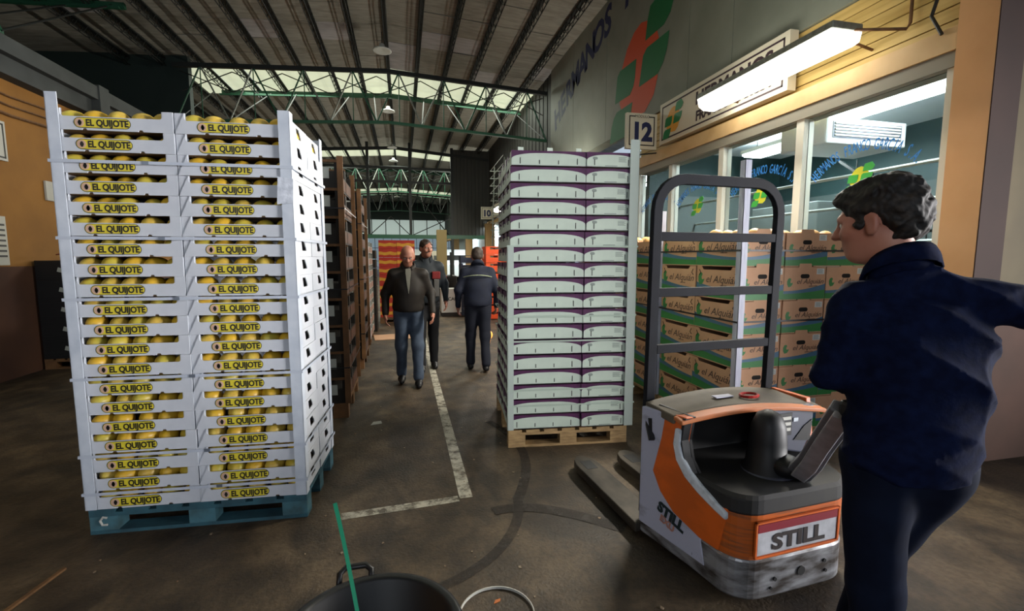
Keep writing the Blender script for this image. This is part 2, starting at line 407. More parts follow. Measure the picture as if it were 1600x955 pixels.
o = frame_sign('small_notice', 'small pale notice with a red mark on the ochre wall beside the melon stack', 7.98, 8.34, 2.35, 2.62, border=False)
MB().box(-4.869, -4.866, 8.12, 8.2, 2.46, 2.54).build('red_mark', mat('red_ink', '#a83a30', .6), o)

# ------------------------------------------------------------------ right wall, booths
X = 3.9
panel_m = mat('upper_panel', '#82867a', .6, hex2='#767a6e', scale=2)
beam_m = mat('beige_beam', '#cfae7c', .6, hex2='#bf9c68', scale=4)
up = struct(MB().box(4.0, 4.15, 2.63, 12.2, 3.79, 6.5).build('wall_right', panel_m))
ys = [2.63, 3.3, 5.1, 6.0, 8.7, 10.5, 12.2]
for a, b in zip(ys[:-1], ys[1:]): MB().box(3.9, 4.0, a+.006, b-.006, 3.79, 6.5).build('wall_panel', panel_m, up)
plank_m = mat('lit_plank', '#cdb06c', .6, hex2='#b0924e', scale=5, stretch=(1, .3, 4))
ws = struct(MB().box(3.97, 4.15, 2.63, 7.3, 3.04, 3.79).build('wall_soffit', plank_m))
for k in range(6): MB().box(3.93, 3.97, 2.63, 7.3, 3.16+k*.105, 3.255+k*.105).build('plank', plank_m, ws)
struct(MB().box(3.82, 4.1, 2.63, 46, 3.01, 3.17).build('trim_1', beam_m))
struct(MB().box(3.84, 4.05, 2.6, 7.2, 2.9, 3.01).build('trim_2', mat('grey_trim', '#8a8678', .6)))
struct(MB().box(3.88, 4.08, 2.6, 7.2, 0, .95).build('wall_booth_base', mat('booth_base', '#8a7a60', .8)))
# window with mullions and real glass
frame_m = mat('window_frame', '#d8d8cc', .45)
glassm = bpy.data.materials.new('clear_glass'); glassm.use_nodes = True
nt = glassm.node_tree; b_ = nt.nodes['Principled BSDF']; b_.inputs['Base Color'].default_value = (.93, .98, .97, 1); b_.inputs['Roughness'].default_value = .02
b_.inputs['IOR'].default_value = 1.12; b_.inputs['Transmission Weight'].default_value = 1.
my = [7.25, 6.28, 5.16, 3.98, 2.66]
win = struct(MB().box(3.86, 4.02, 2.78, 7.28, .95, 1.02).build('window_2', frame_m))
for y in my: MB().box(3.86, 3.98, y-.045, y+.045, 1.02, 2.9).build('mullion', frame_m, win)
blue_ink = mat('blue_lettering', '#2f86d8', .5, emit=.0); green_ink = mat('green_logo', '#3fae4a', .5); yel_ink = mat('yellow_logo', '#d8d83a', .5)
LOGO = dict(o=[(8.09, 4.31), (8.08, 4.61), (8.03, 4.9), (7.85, 5.16), (7.6, 5.33), (7.36, 5.38), (7.1, 5.3), (6.89, 5.12), (6.8, 4.91), (6.8, 4.34), (6.9, 4.1), (7.17, 3.91), (7.62, 3.95), (7.99, 4.15)],
            g=[[(6.6, 5.56), (7.08, 5.50), (7.16, 5.3), (7.21, 5.03), (6.66, 5.03), (6.49, 5.13), (6.4, 5.3)],
               [(6.5, 4.88), (7.15, 4.9), (7.27, 4.82), (7.32, 4.61), (7.38, 4.37), (6.8, 4.37), (6.65, 4.48), (6.55, 4.65)],
               [(7.5, 4.87), (8.1, 4.89), (8.2, 4.82), (8.24, 4.61), (8.28, 4.37), (7.7, 4.35), (7.58, 4.45), (7.53, 4.58)],
               [(7.6, 4.20), (8.2, 4.2), (8.32, 4.12), (8.41, 3.97), (8.47, 3.69), (7.9, 3.68), (7.78, 3.75), (7.67, 3.94)]])
def logo(parent, xs, cy, cz, s, og, gg, name='emblem', th=.003):
    f = lambda p: (cy+(p[0]-7.35)*s, cz+(p[1]-4.62)*s)
    a = MB().prism([f(p) for p in LOGO['o']], xs-th, xs, 'x').build(name+'_disc', og, parent)
    for g in LOGO['g']: MB().prism([f(p) for p in g], xs-2*th, xs-th, 'x').build(name+'_leaf', gg, parent)
def arc_text(parent, txt, xs, cy, zt, R, size, span, m, shear=0., offset=0., name='lettering', sx=1.):
    mb = MB(); n = len(txt)
    for i, ch in enumerate(txt):
        if ch == ' ': continue
        a = span*(i/(n-1)-.5)
        M = Matrix.Translation((xs, cy-R*math.sin(a), zt-R+R*math.cos(a))) @ WALLM @ Matrix.Rotation(a, 4, 'Y')
        text(mb, ch, size, M, shear=shear, offset=offset, sx=sx)
    return mb.build(name, m, parent)
for i in range(4):
    y0, y1 = my[i+1]+.045, my[i]-.045
    p = MB().box(3.915, 3.925, y0, y1, 1.02, 2.9).build('pane', glassm, win)
    cy = (6.70, 5.66, 4.51, 3.35)[i]
    arc_text(p, 'HERMANOS FRANCO GARCÍA S.A.', 3.912, cy, 2.47, .62, .135, 1.6, blue_ink, offset=.001, sx=.45)
    logo(p, 3.912, cy, 2.24, .13, yel_ink, green_ink)
# big mural on the upper wall
navy = mat('navy_lettering', '#1b2350', .6); logo_or = mat('orange_mural', '#c8481c', .6); logo_gr = mat('green_mural', '#0f6a3a', .6)
arc_text(up, 'HERMANOS FRANCO GARCÍA S.A.', 3.898, 6.1, 6.03, 13.7, .70, .826, navy, shear=.25, offset=.024)
logo(up, 3.899, 7.35, 4.62, 1.0, logo_or, logo_gr, 'mural')
# pier with a darker brown front face, and end wall
pier_m = mat('pier_plaster', '#dfac78', .8, hex2='#d09c66', scale=2, bump=.002)
brownf = mat('brown_face', '#3e2a24', .9, hex2='#35241f', scale=2)
dado2 = mat('pink_brown_dado', '#634538', .85, hex2='#553c30', scale=2.5, bump=.003)
m_ = MB(); m_.use(pier_m).box(3.80, 4.05, 2.386, 2.62, 1.12, 6.6); m_.use(dado2).box(3.80, 4.05, 2.386, 2.62, 0, 1.12)
m_.use(brownf).box(3.804, 4.05, 2.38, 2.386, 1.12, 6.6)
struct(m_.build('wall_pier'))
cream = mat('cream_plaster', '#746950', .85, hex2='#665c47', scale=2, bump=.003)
m_ = MB(); m_.use(cream).box(4.05, 9, 2.5, 2.8, 1.08, 6.6); m_.use(dado2).box(4.05, 9, 2.49, 2.8, 0, 1.08)
struct(m_.build('wall_front_right'))
struct(MB().box(8.8, 9, -7, 2.5, 0, 6.6).build('wall_far_right', cream))
MB_c = MB().tube([(3.84, 2.66, 6.0), (3.84, 2.66, 3.7), (3.82, 2.76, 3.5), (3.8, 2.8, 3.3), (3.8, 2.72, 3.14)], .012, 8)
tag(MB_c.build('loose_cable', black_ink), 'dark loose cable looping down the orange pier edge', 'cable')
# booth interior
ceil_in = mat('white_ceiling', '#d8e0e4', .7); green_in = mat('green_interior', '#1f3a3a', .6); grey_in = mat('grey_interior', '#4a5654', .7)
m_ = MB(); m_.box(4.1, 6.7, 2.85, 7.3, 3.32, 3.4); m_.box(4.1, 9, 7.3, 20, 3.32, 3.4)
struct(m_.build('ceiling_booth', ceil_in))
m_ = MB(); m_.use(green_in).box(4.1, 6.75, 7.3, 7.4, 2.6, 3.35); m_.use(grey_in).box(4.1, 6.75, 7.3, 7.4, 0, 2.6)
m_.use(green_in).box(6.7, 6.8, 2.85, 7.3, 2.55, 3.35); m_.use(grey_in).box(6.7, 6.8, 2.85, 7.3, 0, 2.55)
struct(m_.build('wall_booth_back'))
struct(MB().box(8.9, 9, 7.4, 20, 0, 3.4).build('wall_booth_far', grey_in))
rail_m = mat('white_pipe', '#a8b0ac', .4)
for i, (x, z, n_) in enumerate(((4.7, 2.42, 'highest'), (5.0, 2.12, 'middle'), (5.3, 1.72, 'lowest'))):
    tag(MB().cyl((x, 2.9, z), (x, 7.28, z), .018, n=8).build('wall_pipe', rail_m), 'pale horizontal pipe behind the booth glass, %s of the three' % n_, 'pipe', 'pipes inside the booth')
t = thing('air_conditioner', 'white ceiling air conditioner with slotted grille behind the booth glass', 'air conditioner', (4.85, 4.05, 0))
MB().box(-.6, .45, 0, .6, 2.72, 2.98).build('casing', mat('ac_white', '#d0d6da', .4), t, bevel=.02)
grm = mat('grille_grey', '#5a6270', .5)
MB().box(-.52, .37, -.006, .0, 2.78, 2.94).build('grille', grm, t)
for k in range(5): MB().box(-.5, .35, -.016, -.006, 2.795+k*.03, 2.81+k*.03).build('slat', frame_m, t)
t = thing('metal_stair', 'dark metal stair with railing inside the booth seen past the man', 'stair', (5.6, 3.1, 0))
for k in range(8): MB().box(0, .6, k*.24, k*.24+.22, 1.0+k*.17, 1.03+k*.17).build('tread', dark_steel, t)
MB().bar((0, 0, 1.3), (0, 2, 2.8), .03, .03).build('handrail', dark_steel, t)
for k in range(9): MB().cyl((0, k*.22, .9+k*.165), (0, k*.22, 1.45+k*.165), .008, n=6).build('baluster', dark_steel, t)
tag(MB().box(5.4, 6.69, 5.2, 6.4, 0, 2.3).build('cabinet', mat('cabinet_grey', '#6f7a78', .5), None, bevel=.01), 'grey cabinet standing at the back of the lit booth', 'cabinet')
m_ = MB()
lampwhite = mat('tube_light', '#ffffff', .4); lb = lampwhite.node_tree.nodes['Principled BSDF']
lb.inputs['Emission Color'].default_value = (1, .97, .86, 1); lb.inputs['Emission Strength'].default_value = 8
lampin = mat('tube_light_cool', '#ffffff', .4); lb = lampin.node_tree.nodes['Principled BSDF']
lb.inputs['Emission Color'].default_value = (.86, .96, 1, 1); lb.inputs['Emission Strength'].default_value = 7
def ceiling_tube(x, y, z, L_, lab, grp='strip lights inside the booths'):
    t = thing('strip_light', lab, 'lamp', (x, y, z), 0, grp)
    MB().box(-.17, .17, 0, L_, .03, .08).build('housing', frame_m, t)
    MB().box(-.15, .15, .02, L_-.02, 0, .03).build('diffuser', lampin, t)
    for yy in (.15, L_-.15): MB().cyl((0, yy, .08), (0, yy, 3.33-z), .006, n=5).build('hanger', dark_steel, t)
ceiling_tube(4.75, 3.1, 3.08, 1.5, 'long strip light behind the nearest booth pane, above the man')
ceiling_tube(5.3, 4.9, 3.10, 1.5, 'strip light behind the middle booth panes')
ceiling_tube(4.7, 7.8, 3.10, 1.5, 'strip light in the second booth behind the truck frame')
ceiling_tube(5.6, 8.6, 3.2, 1.5, 'strip light deep in the second booth')
def area2(n, loc, e, c=(.86, .96, 1)):
    area(n+'_up', (loc[0], loc[1], loc[2]+.1), (math.pi, 0, 0), .2, 1.5, e*.35, c)
    return area(n, loc, (0, 0, 0), .3, 1.5, e, c)
area2('booth_light', (4.75, 3.85, 3.06), 95); area2('booth_light', (5.3, 5.6, 3.08), 95); area2('booth_light', (4.7, 8.5, 3.08), 80)
# strip lights outside above the booths
def wall_strip(y, lab, e):
    t = thing('wall_strip_light', lab, 'lamp', (3.5, y, 3.30), 0, 'strip lights over the booth fronts')
    MB().box(-.15, .15, 0, 1.75, .06, .12).build('housing', galv, t, bevel=.01)
    MB().prism([(-.15, .06), (-.13, -.02), (-.07, -.06), (.07, -.06), (.13, -.02), (.15, .06)], .01, 1.74, 'y').build('diffuser', lampwhite, t)
    for yy in (.12, 1.6):
        MB().tube([(.05, yy, .06), (.42, yy+.02, .0)], .012, 6).build('bracket', wood_lt, t)
    if y < 4:
        MB().tube([(.0, .06, .08), (.36, -.18, .02), (.38, -.19, .06), (.38, -.19, .5), (.38, -.19, 1.6)], .012, 6).build('bracket', wood_lt, t)
    l = area('wall_strip_lamp', (3.34, y+.87, 3.27), (0, rad(56), 0), .2, 1.7, e, (1, .94, .82))
    area('wall_strip_glow', (3.5, y+.87, 3.47), (math.pi, 0, 0), .2, 1.7, e*(.03 if y < 4 else .12), (1, .97, .85))
wall_strip(3.2, 'glowing strip light on brackets in front of the long shop sign', 215)
wall_strip(9.2, 'strip light over the second booth front, behind the purple carton stack', 130)
wall_strip(15.8, 'strip light over the third booth front', 320)
wall_strip(22.4, 'strip light over the fourth booth front', 320)
# long sign
sgm = mat('sign_white', '#cfc8b4', .5)
t = thing('shop_sign', 'long white board with a dark frame and leaf emblem under the mural', 'sign', (3.79, 0, 0))
MB().box(0, .1, 4.1, 6.5, 3.22, 3.80).build('board', sgm, t)
sign_ink = mat('sign_ink', '#34202a', .6)
def border(mb, y0, y1, z0, z1, wd, x0, x1):
    for a in ((y0, y1, z0, z0+wd), (y0, y1, z1-wd, z1), (y0, y0+wd, z0, z1), (y1-wd, y1, z0, z1)): mb.box(x0, x1, *a)
m_ = MB(); border(m_, 4.16, 6.44, 3.27, 3.75, .02, -.003, 0); m_.build('border', sign_ink, t)
m_ = MB()
text(m_, 'HERMANOS', .215, Matrix.Translation((-.002, 4.97, 3.545)) @ WALLM, offset=.008, sx=1.15)
text(m_, 'FRANCO GARCÍA', .17, Matrix.Translation((-.002, 4.97, 3.335)) @ WALLM, offset=.007, sx=.95)
m_.build('lettering', sign_ink, t)
logo(t, -.001, 6.13, 3.5, .24, mat('amber_logo', '#d89a3a', .5), mat('dark_green_logo', '#1f7a48', .5))
# module number signs
def num_sign(Y, num, lab):
    t = thing('number_sign', lab, 'sign', (3.3, Y, 0), 0, 'numbered signs over the booths')
    MB().box(0, .5, 0, .06, 3.18, 3.70).build('board', sgm, t)
    m_ = MB()
    for a in ((.04, .46, 3.23, 3.245), (.04, .46, 3.645, 3.66), (.04, .055, 3.23, 3.66), (.445, .46, 3.23, 3.66)): m_.box(a[0], a[1], -.003, 0, a[2], a[3])
    m_.build('border', black_ink, t)
    m_ = MB(); text(m_, num, .36, Matrix.Translation((.25, -.002, 3.31)), offset=.018, sx=.95); m_.build('number', navy, t)
    m_ = MB().use(sgm).box(.14, .36, -.005, -.003, 3.63, 3.68).use(black_ink); text(m_, 'MÓDULO', .055, Matrix.Translation((.25, -.007, 3.635))); m_.build('caption', None, t)
    MB().tube([(.2, .03, 3.18), (.22, .03, 3.1), (.52, .03, 3.14)], .01, 6).build('bracket', dark_steel, t)
num_sign(6.6, '12', 'white sign reading 12 at the left end of the shop sign')
num_sign(13.3, '11', 'white sign reading 11 hidden behind the purple stack')
num_sign(20.0, '10', 'white sign reading 10 left of the purple stack')
num_sign(26.7, '9', 'small far white sign reading 9')
postm = mat('booth_post', '#9a7a4e', .7)
for i, y in enumerate((13.6, 20.3, 27.0, 33.7)):
    struct(MB().box(3.55, 3.95, y, y+.3, 0, 3.02).build('trim_%d' % (3+i), postm))
    tag(MB().box(3.72, 3.8, y-2.35, y-.4, 3.2, 3.7).build('fascia_board', sgm), 'plain pale fascia board over the booths, %s from the camera' % ORD[i+1], 'sign', 'fascia boards over the far booths')
struct(MB().box(4.4, 4.5, 20.6, 45, 0, 3.3).build('wall_far_booths', mat('pale_booth_wall', '#b8c4c8', .6)))
ceiling_tube(4.15, 21.5, 3.0, 1.5, 'strip light over the tenth-sign booth'); ceiling_tube(4.15, 28, 3.0, 1.5, 'farthest strip light under the booth beam')
area2('booth_light', (3.9, 22, 2.95), 120); area2('booth_light', (3.9, 29, 2.95), 120)
# aluminium scaffold mast above the booths
t = thing('scaffold_mast', 'grey aluminium lattice mast rising beside the purple stack', 'scaffold', (2.85, 15.4, 0))
for x, y in ((0, 0), (.35, 0), (0, -1.6), (.35, -1.6)): MB().cyl((x, y, 0), (x+.15, y, 4.5), .02, n=6).build('upright', galv, t)
for k in range(10):
    z = 2.2+k*.24
    MB().cyl((0, 0, z), (.35, 0, z+.02), .012, n=5).build('rung', galv, t); MB().cyl((0, 0, z), (.1, -1.6, z+.2), .01, n=5).build('brace', galv, t)
# ------------------------------------------------------------------ pallets
def pallet(loc, rz, wx, dy, label, m, m2=None, h=.144, ch=None):
    m2 = m2 or m
    t = thing('pallet', label, 'pallet', loc, rz, 'wooden pallets under the stacks')
    n = 7; bw = wx/n*.78
    for i in range(n):
        x = i*(wx-bw)/(n-1); MB().box(x, x+bw, 0, dy, h-.02, h).build('top_board', m, t)
    for y in (0, dy/2-.05, dy-.1):
        MB().box(0, wx, y, y+.1, h-.042, h-.02).build('stringer', m, t)
        MB().box(0, wx, y, y+.1, 0, .02).build('bottom_board', m, t)
        for x in (0, wx/2-.07, wx-.14): MB().box(x, x+.14, y+.002, y+.098, .02, h-.042).build('block', m2, t)
    return t
# ------------------------------------------------------------------ left stack: white melon cartons
SH = .1083
def front_poly(wd, notch, z1, z2, hole=.13):
    h = wd/2; p = [(-h, 0)]
    for c in (-hole, hole): p += [(c-.012, 0), (c-.008, .009), (c+.008, .009), (c+.012, 0)]
    return p+[(h, 0), (h, z2), (notch, z2), (notch, z1+.008), (notch-.01, z1), (-notch+.01, z1), (-notch, z1+.008), (-notch, z2)]
inner_brown = mat('carton_inside', '#6a5238', .8)
def carton(name='melon_carton'):
    t = thing(name, 'x', 'carton', group='white melon cartons in the left stack')
    mb = MB().use(white_card)
    W, D, H_ = .571, .352, .1073
    mb.prism(front_poly(W, .236, .068, H_), 0, .005, 'y'); mb.prism(front_poly(W, .235, .072, H_), D-.005, D, 'y')
    for s in (-1, 1):
        x0, x1 = (s*W/2, s*(W/2-.005)); x0, x1 = min(x0, x1), max(x0, x1)
        # end wall with a slanted hand hole: built as four pieces round the hole
        mb.box(x0, x1, .005, D-.005, 0, .035); mb.box(x0, x1, .005, .12, .035, H_); mb.box(x0, x1, .235, D-.005, .035, H_)
        mb.prism([(.12, .09), (.12, .035), (.15, .035), (.135, .09)], x0, x1, 'x'); mb.prism([(.235, .09), (.195, .09), (.235, .05)], x0, x1, 'x'); mb.box(x0, x1, .12, .235, .09, H_)
        for y0, y1 in ((.005, .06), (D-.06, D-.005)):                         # triangular corner posts
            mb.prism([(s*(W/2-.006), y0 if y0 < .1 else y1), (s*(W/2-.006), y1 if y0 < .1 else y0), (s*(W/2-.055), y0 if y0 < .1 else y1)], .005, H_, 'z')
    mb.build('tray', None, t)
    MB().use(inner_brown).box(-W/2+.006, W/2-.006, .006, D-.006, .001, .006).build('base_sheet', None, t)
    return t
def oval(cx, cz, w_, h_, n=10):
    r = h_/2; p = []
    for i in range(n+1): a = -math.pi/2+math.pi*i/n; p.append((cx+w_/2-r+r*math.cos(a), cz+r*math.sin(a)))
    for i in range(n+1): a = math.pi/2+math.pi*i/n; p.append((cx-w_/2+r+r*math.cos(a), cz+r*math.sin(a)))
    return p
def add_label(t):
    lb = MB().use(black_ink).prism(oval(-.045, .037, .262, .053), -.0012, 0, 'y').use(yellow_lab).prism(oval(-.045, .037, .256, .047), -.0022, -.0012, 'y').build('oval_label', None, t)
    mb = MB(); text(mb, 'EL QUIJOTE', .046, Matrix.Translation((-.022, -.0030, .0215)), offset=.0016, extrude=.0006, sx=.82)
    mb.build('lettering', black_ink, lb)
    MB().use(mat('pale_disc', '#c9a48e', .6)).prism(oval(-.149, .037, .042, .042), -.0032, -.0022, 'y').use(black_ink).prism(oval(-.147, .036, .018, .027), -.004, -.0032, 'y').build('emblem', None, lb)
SA = rad(-3.8); SO = Vector((-1.742, 2.925, 0)); SR = rot_z(SA)
def sp(x, y, z): return SO+SR @ Vector((x, y, z))
pallet(tuple(sp(0, 0, 0)), SA, 1.15, .715, 'teal painted wooden pallet under the white melon cartons', teal_wood, mat('teal_block', '#44707c', .8, hex2='#39555a', scale=12))
# chalk mark on its left block
m_ = MB(); m_.tube([(.09, -.003, .095), (.07, -.003, .1), (.055, -.003, .08), (.065, -.003, .055), (.09, -.003, .055)], .006, 6)
o = m_.build('chalk_mark', paper, [q for q in kids([p for p in bpy.data.objects if p.name == 'pallet'][0]) if q.name.startswith('block')][0])
proto = carton(); proto_l = None
random.seed(11)
melons = []
for k, m in enumerate(melon_m):
    mb = MB().ell((0, 0, 0), (.051, .07, .0485), 14, 9); melons.append(mb.mesh('melon', True))
    melons[-1].materials.append(m)
def side_word(c): return 'left' if c == 0 else 'right'
firsts = {}
for back in (0, 1):
    for c in (0, 1):
        for r in range(20):
            z = .146+r*SH
            fromtop = 19-r
            lvl = 'topmost' if r == 19 else 'lowest' if r == 0 else ORD[fromtop]+' from the top'
            lab = 'white %s melon carton, %s of the %s column' % ('yellow-labelled' if not back else 'rear', lvl, side_word(c)+(' front' if not back else ' back'))
            key = back
            dx = random.uniform(-.004, .004)
            loc = sp(.2875+c*.575+dx, back*.356+(random.uniform(-.004, .003) if not back else .002), z)
            if key not in firsts:
                t = proto if not firsts else dup(proto_plain)
                if not firsts:
                    proto_plain = t; firsts[1] = None
                if key == 0:
                    # labelled version gets its own children
                    t = carton(); add_label(t); firsts[0] = t; first0 = t
                else: t = proto_plain
                t.location = loc; t.rotation_euler = (0, 0, SA); t['label'] = lab
            elif key == 1 and firsts[1] is None:
                t = proto_plain; firsts[1] = t; t.location = loc; t.rotation_euler = (0, 0, SA); t['label'] = lab
            else:
                t = dup(firsts[key], loc, SA+random.uniform(-.006, .006), lab)
            if not back:
                off = random.uniform(-.008, .008); xs = [-.218+.109*i+off for i in range(5)]
                for i, mx in enumerate(xs):
                    hi = .012 if r == 19 else random.uniform(-.006, .004)
                    o = bpy.data.objects.new('melon', random.choice(melons)); COL.objects.link(o)
                    o.location = loc+SR @ Vector((mx+random.uniform(-.008, .008), .085+random.uniform(-.01, .015), .052+hi+.006))
                    o.rotation_euler = (0, random.uniform(-.2, .2), random.uniform(-.5, .5))
                    tag(o, 'yellow melon, %s from the left in the carton %s, %s column' % (ORD[i], lvl, side_word(c)), 'melon', 'yellow melons in the front cartons')
            if r == 19:
                for i in range(5):
                    o = bpy.data.objects.new('melon', random.choice(melons)); COL.objects.link(o)
                    o.location = loc+SR @ Vector((-.225+.1125*i, .22 if back else .25, .062)); o.rotation_euler = (0, 0, random.uniform(-.5, .5))
                    tag(o, 'yellow melon %s from the left in the second row on top, %s %s carton' % (ORD[i], 'back' if back else 'front', side_word(c)), 'melon', 'yellow melons on the top layer')
# corner protectors
def angle(name, label, loc, rz, z0, z1, lx, ly, m, th=.004, sx=1, sy=1, grp='cardboard corner protectors'):
    mb = MB(); xa, xb = sorted((0, sx*lx)); mb.box(xa, xb, *sorted((0, sy*th)), z0, z1); mb.box(*sorted((0, sx*th)), *sorted((0, sy*ly)), z0, z1)
    o = mb.build(name, m); o.location = loc; o.rotation_euler = (0, 0, rz); return tag(o, label, 'corner protector', grp)
angle('corner_protector', 'pale corner strip down the left front edge of the melon stack', sp(-.006, -.012, 0), SA, .15, 2.385, .055, .06, white_side)
angle('corner_protector', 'pale corner strip down the right front edge of the melon stack', sp(1.156, -.012, 0), SA, .146, 2.345, .06, .06, white_side, sx=-1)
angle('corner_protector', 'pale corner strip down the right back edge of the melon stack', sp(1.156, .726, 0), SA, .146, 2.36, .06, .06, white_side, sx=-1, sy=-1)
strapm = mat('white_strap', '#b6bdc9', .4)
for i, rr in enumerate((18, 14, 11, 7, 3, 1)):
    z = .146+rr*SH-.012; x0, x1, y0, y1 = -.014, 1.164, -.018, .735
    if rr == 18: z -= .04
    mb = MB()
    mb.box(x0, x1, y0, y0+.0012, z-.008, z+.008); mb.box(x0, x1, y1, y1+.0012, z-.008, z+.008); mb.box(x0, x0+.0012, y0, y1, z-.008, z+.008); mb.box(x1, x1+.0012, y0, y1, z-.008, z+.008)
    o = mb.build('strap', strapm); o.location = SO; o.rotation_euler = (0, 0, SA)
    MB().use(mat('strap_clip', '#7d8692', .35, .6)).box(.42+.05*i, .45+.05*i, y0-.003, y0, z-.009, z+.009).build('clip', None, o)
    tag(o, 'white strapping band round the melon stack, %s from the top' % ORD[i], 'strap', 'bands round the melon stack')

o = MB().prism([(0, 0), (.085, .01), (.09, .14), (.01, .15)], -.004, 0, 'y').build('document_pouch', mat('pouch', '#cfd3dc', .3, hex2='#aab0bc', scale=30, bump=.004)); o.location = sp(1.075, -.020, 1.84); o.rotation_euler = (0, 0, SA)
tag(o, 'crinkled white document pouch taped near the right edge of the melon stack', 'pouch')
# ------------------------------------------------------------------ purple and white cartons
purple = mat('purple_print', '#50224a', .45, hex2='#3a1836', scale=12)
pale = mat('pale_print', '#bdcabb', .55, hex2='#b0bdb0', scale=6)
printm = mat('grey_print', '#7f8a82', .6)
PH = .1235
def purple_carton(w_, d_, end):
    """front face at y=0 width w_ ; long side if not end"""
    t = thing('fruit_carton', 'x', 'carton', group='white and purple fruit cartons')
    mb = MB().use(purple); h = w_/2-.002
    mb.box(-h, h, .002, .008, .008, PH-.002); mb.box(-h, h, d_-.008, d_-.002, .008, PH-.002)
    for s in (-1, 1):
        a, b = sorted((s*h, s*(h-.006))); mb.box(a, b, .008, d_-.008, .008, .085); mb.box(a, b, .008, d_*.3, .085, PH-.002); mb.box(a, b, d_*.7, d_-.008, .085, PH-.002)
    mb.use(inner_brown).box(-h+.006, h-.006, .008, d_-.008, .008, .013)
    mb.build('tray', None, t)
    def lobe(h2, z0, z1, rx, rz, flat=.012):
        p = [(-h2, z0), (h2, z0)]
        for i in range(9): a = math.pi/2*i/8; p.append((h2-rx+rx*math.cos(a), z1-rz+rz*math.sin(a)))
        for i in range(9): a = math.pi/2+math.pi/2*i/8; p.append((-h2+rx+rx*math.cos(a), z1-rz+rz*math.sin(a)))
        return p
    f = MB().use(pale).prism(lobe(h-.001, .012, .104, .24 if not end else .17, .045), 0, .002, 'y').build('front_print', None, t)
    m2 = MB()
    m2.box(-h*.74, h*.74, -.001, .001, .004, .0115)
    xs = (-.23, -.08, .07, .22) if not end else (-.135, .14)
    for i, x in enumerate(xs): m2.box(x-.003, x+.003, -.001, .001, .022, .068 if i in (0, len(xs)-1) else .052)
    m2.build('vent_slots', black_ink, f)
    if end:
        m3 = MB(); m3.box(-.05, .05, -.001, 0, .016, .022)
        for k in range(5): m3.box(.06, .125-.01*(k % 2), -.001, 0, .05+k*.008, .054+k*.008)
        m3.prism(oval(-.13, .075, .04, .022, 5), -.001, 0, 'y'); m3.build('printing', printm, f)
    for s in (-1, 1):
        M = Matrix.Translation((s*h, d_/2, 0)) @ rot_z(s*math.pi/2)
        hl = d_/2-.012
        MB().use(pale).prism(lobe(hl, .012, .085, hl*.45, .05), -.0015, 0, 'y', M).use(black_ink).prism(oval(0, .075, .09, .03, 6), -.0025, -.0015, 'y', M).build('side_print', None, t)
    return t
PO = Vector((.80, 3.56, 0)); PA = rad(-6.0); PR = rot_z(PA)
pallet(tuple(PO), PA, 1.0, 1.04, 'pale wooden pallet under the white and purple cartons', wood)
slots = [('front left', .3, 0, .6, .34, False), ('front right', .8, 0, .4, .51, True), ('middle left', .3, .34, .6, .34, False), ('rear left', .3, .68, .6, .34, False), ('rear right', .8, .51, .4, .51, True)]
protos = {}
for r in range(18):
    lvl = 'topmost' if r == 17 else 'lowest' if r == 0 else ORD[17-r]+' from the top'
    lean = (r/17)*.02
    for nm, cx, y, w_, d_, end in slots:
        if nm == 'rear right' and r < 16: continue
        loc = PO+PR @ Vector((cx+random.uniform(-.006, .006)+lean, y+random.uniform(-.006, .004), .146+r*PH)); lab = 'white and purple fruit carton, %s of the %s column' % (lvl, nm)
        if end not in protos: protos[end] = purple_carton(w_, d_, end); t = protos[end]; t.location = loc; t.rotation_euler = (0, 0, PA); t['label'] = lab
        else: t = dup(protos[end], loc, PA+random.uniform(-.008, .008), lab)
for i, (x, y) in enumerate(((-.2, .02), (0.03, .02), (.26, .02), (.3, .35), (-.22, .35))):     # stacking tabs on the top layer
    o = MB().box(-.022, .022, 0, .006, 0, .03).build('carton_tab', pale); o.parent = None
    o.location = PO+PR @ Vector((.3+x, y, .146+18*PH-.004)); tag(o, 'small white cardboard stacking tab on the top purple carton, %s' % ORD[i], 'tab', 'stacking tabs')
pp = mat('grey_green_edge', '#aab5ac', .5)
angle('corner_protector', 'pale corner strip on the lower left edge of the purple stack', PO+PR @ Vector((-.008, -.012, 0)), PA, .15, 1.63, .05, .05, pp)
angle('corner_protector', 'tall pale corner strip on the right edge of the purple stack, reaching over it', PO+PR @ Vector((1.045, -.012, 0)), PA, .15, 2.47, .075, .05, pp, sx=-1)
for i, z in enumerate((1.635, 1.08, .88, .48, .35)):
    mb = MB(); x0, x1, y0, y1 = -.012, 1.05, -.018, 1.04
    mb.box(x0, x1, y0, y0+.001, z-.006, z+.006); mb.box(x0, x0+.001, y0, y1, z-.006, z+.006); mb.box(x1, x1+.001, y0, y1, z-.006, z+.006); mb.box(x0, x1, y1, y1+.001, z-.006, z+.006)
    o = mb.build('strap', mat('clear_strap', '#a9b8aa', .35)); o.location = PO; o.rotation_euler = (0, 0, PA); tag(o, 'thin pale band round the purple stack, %s from the top' % ORD[i], 'strap', 'bands round the purple stack')

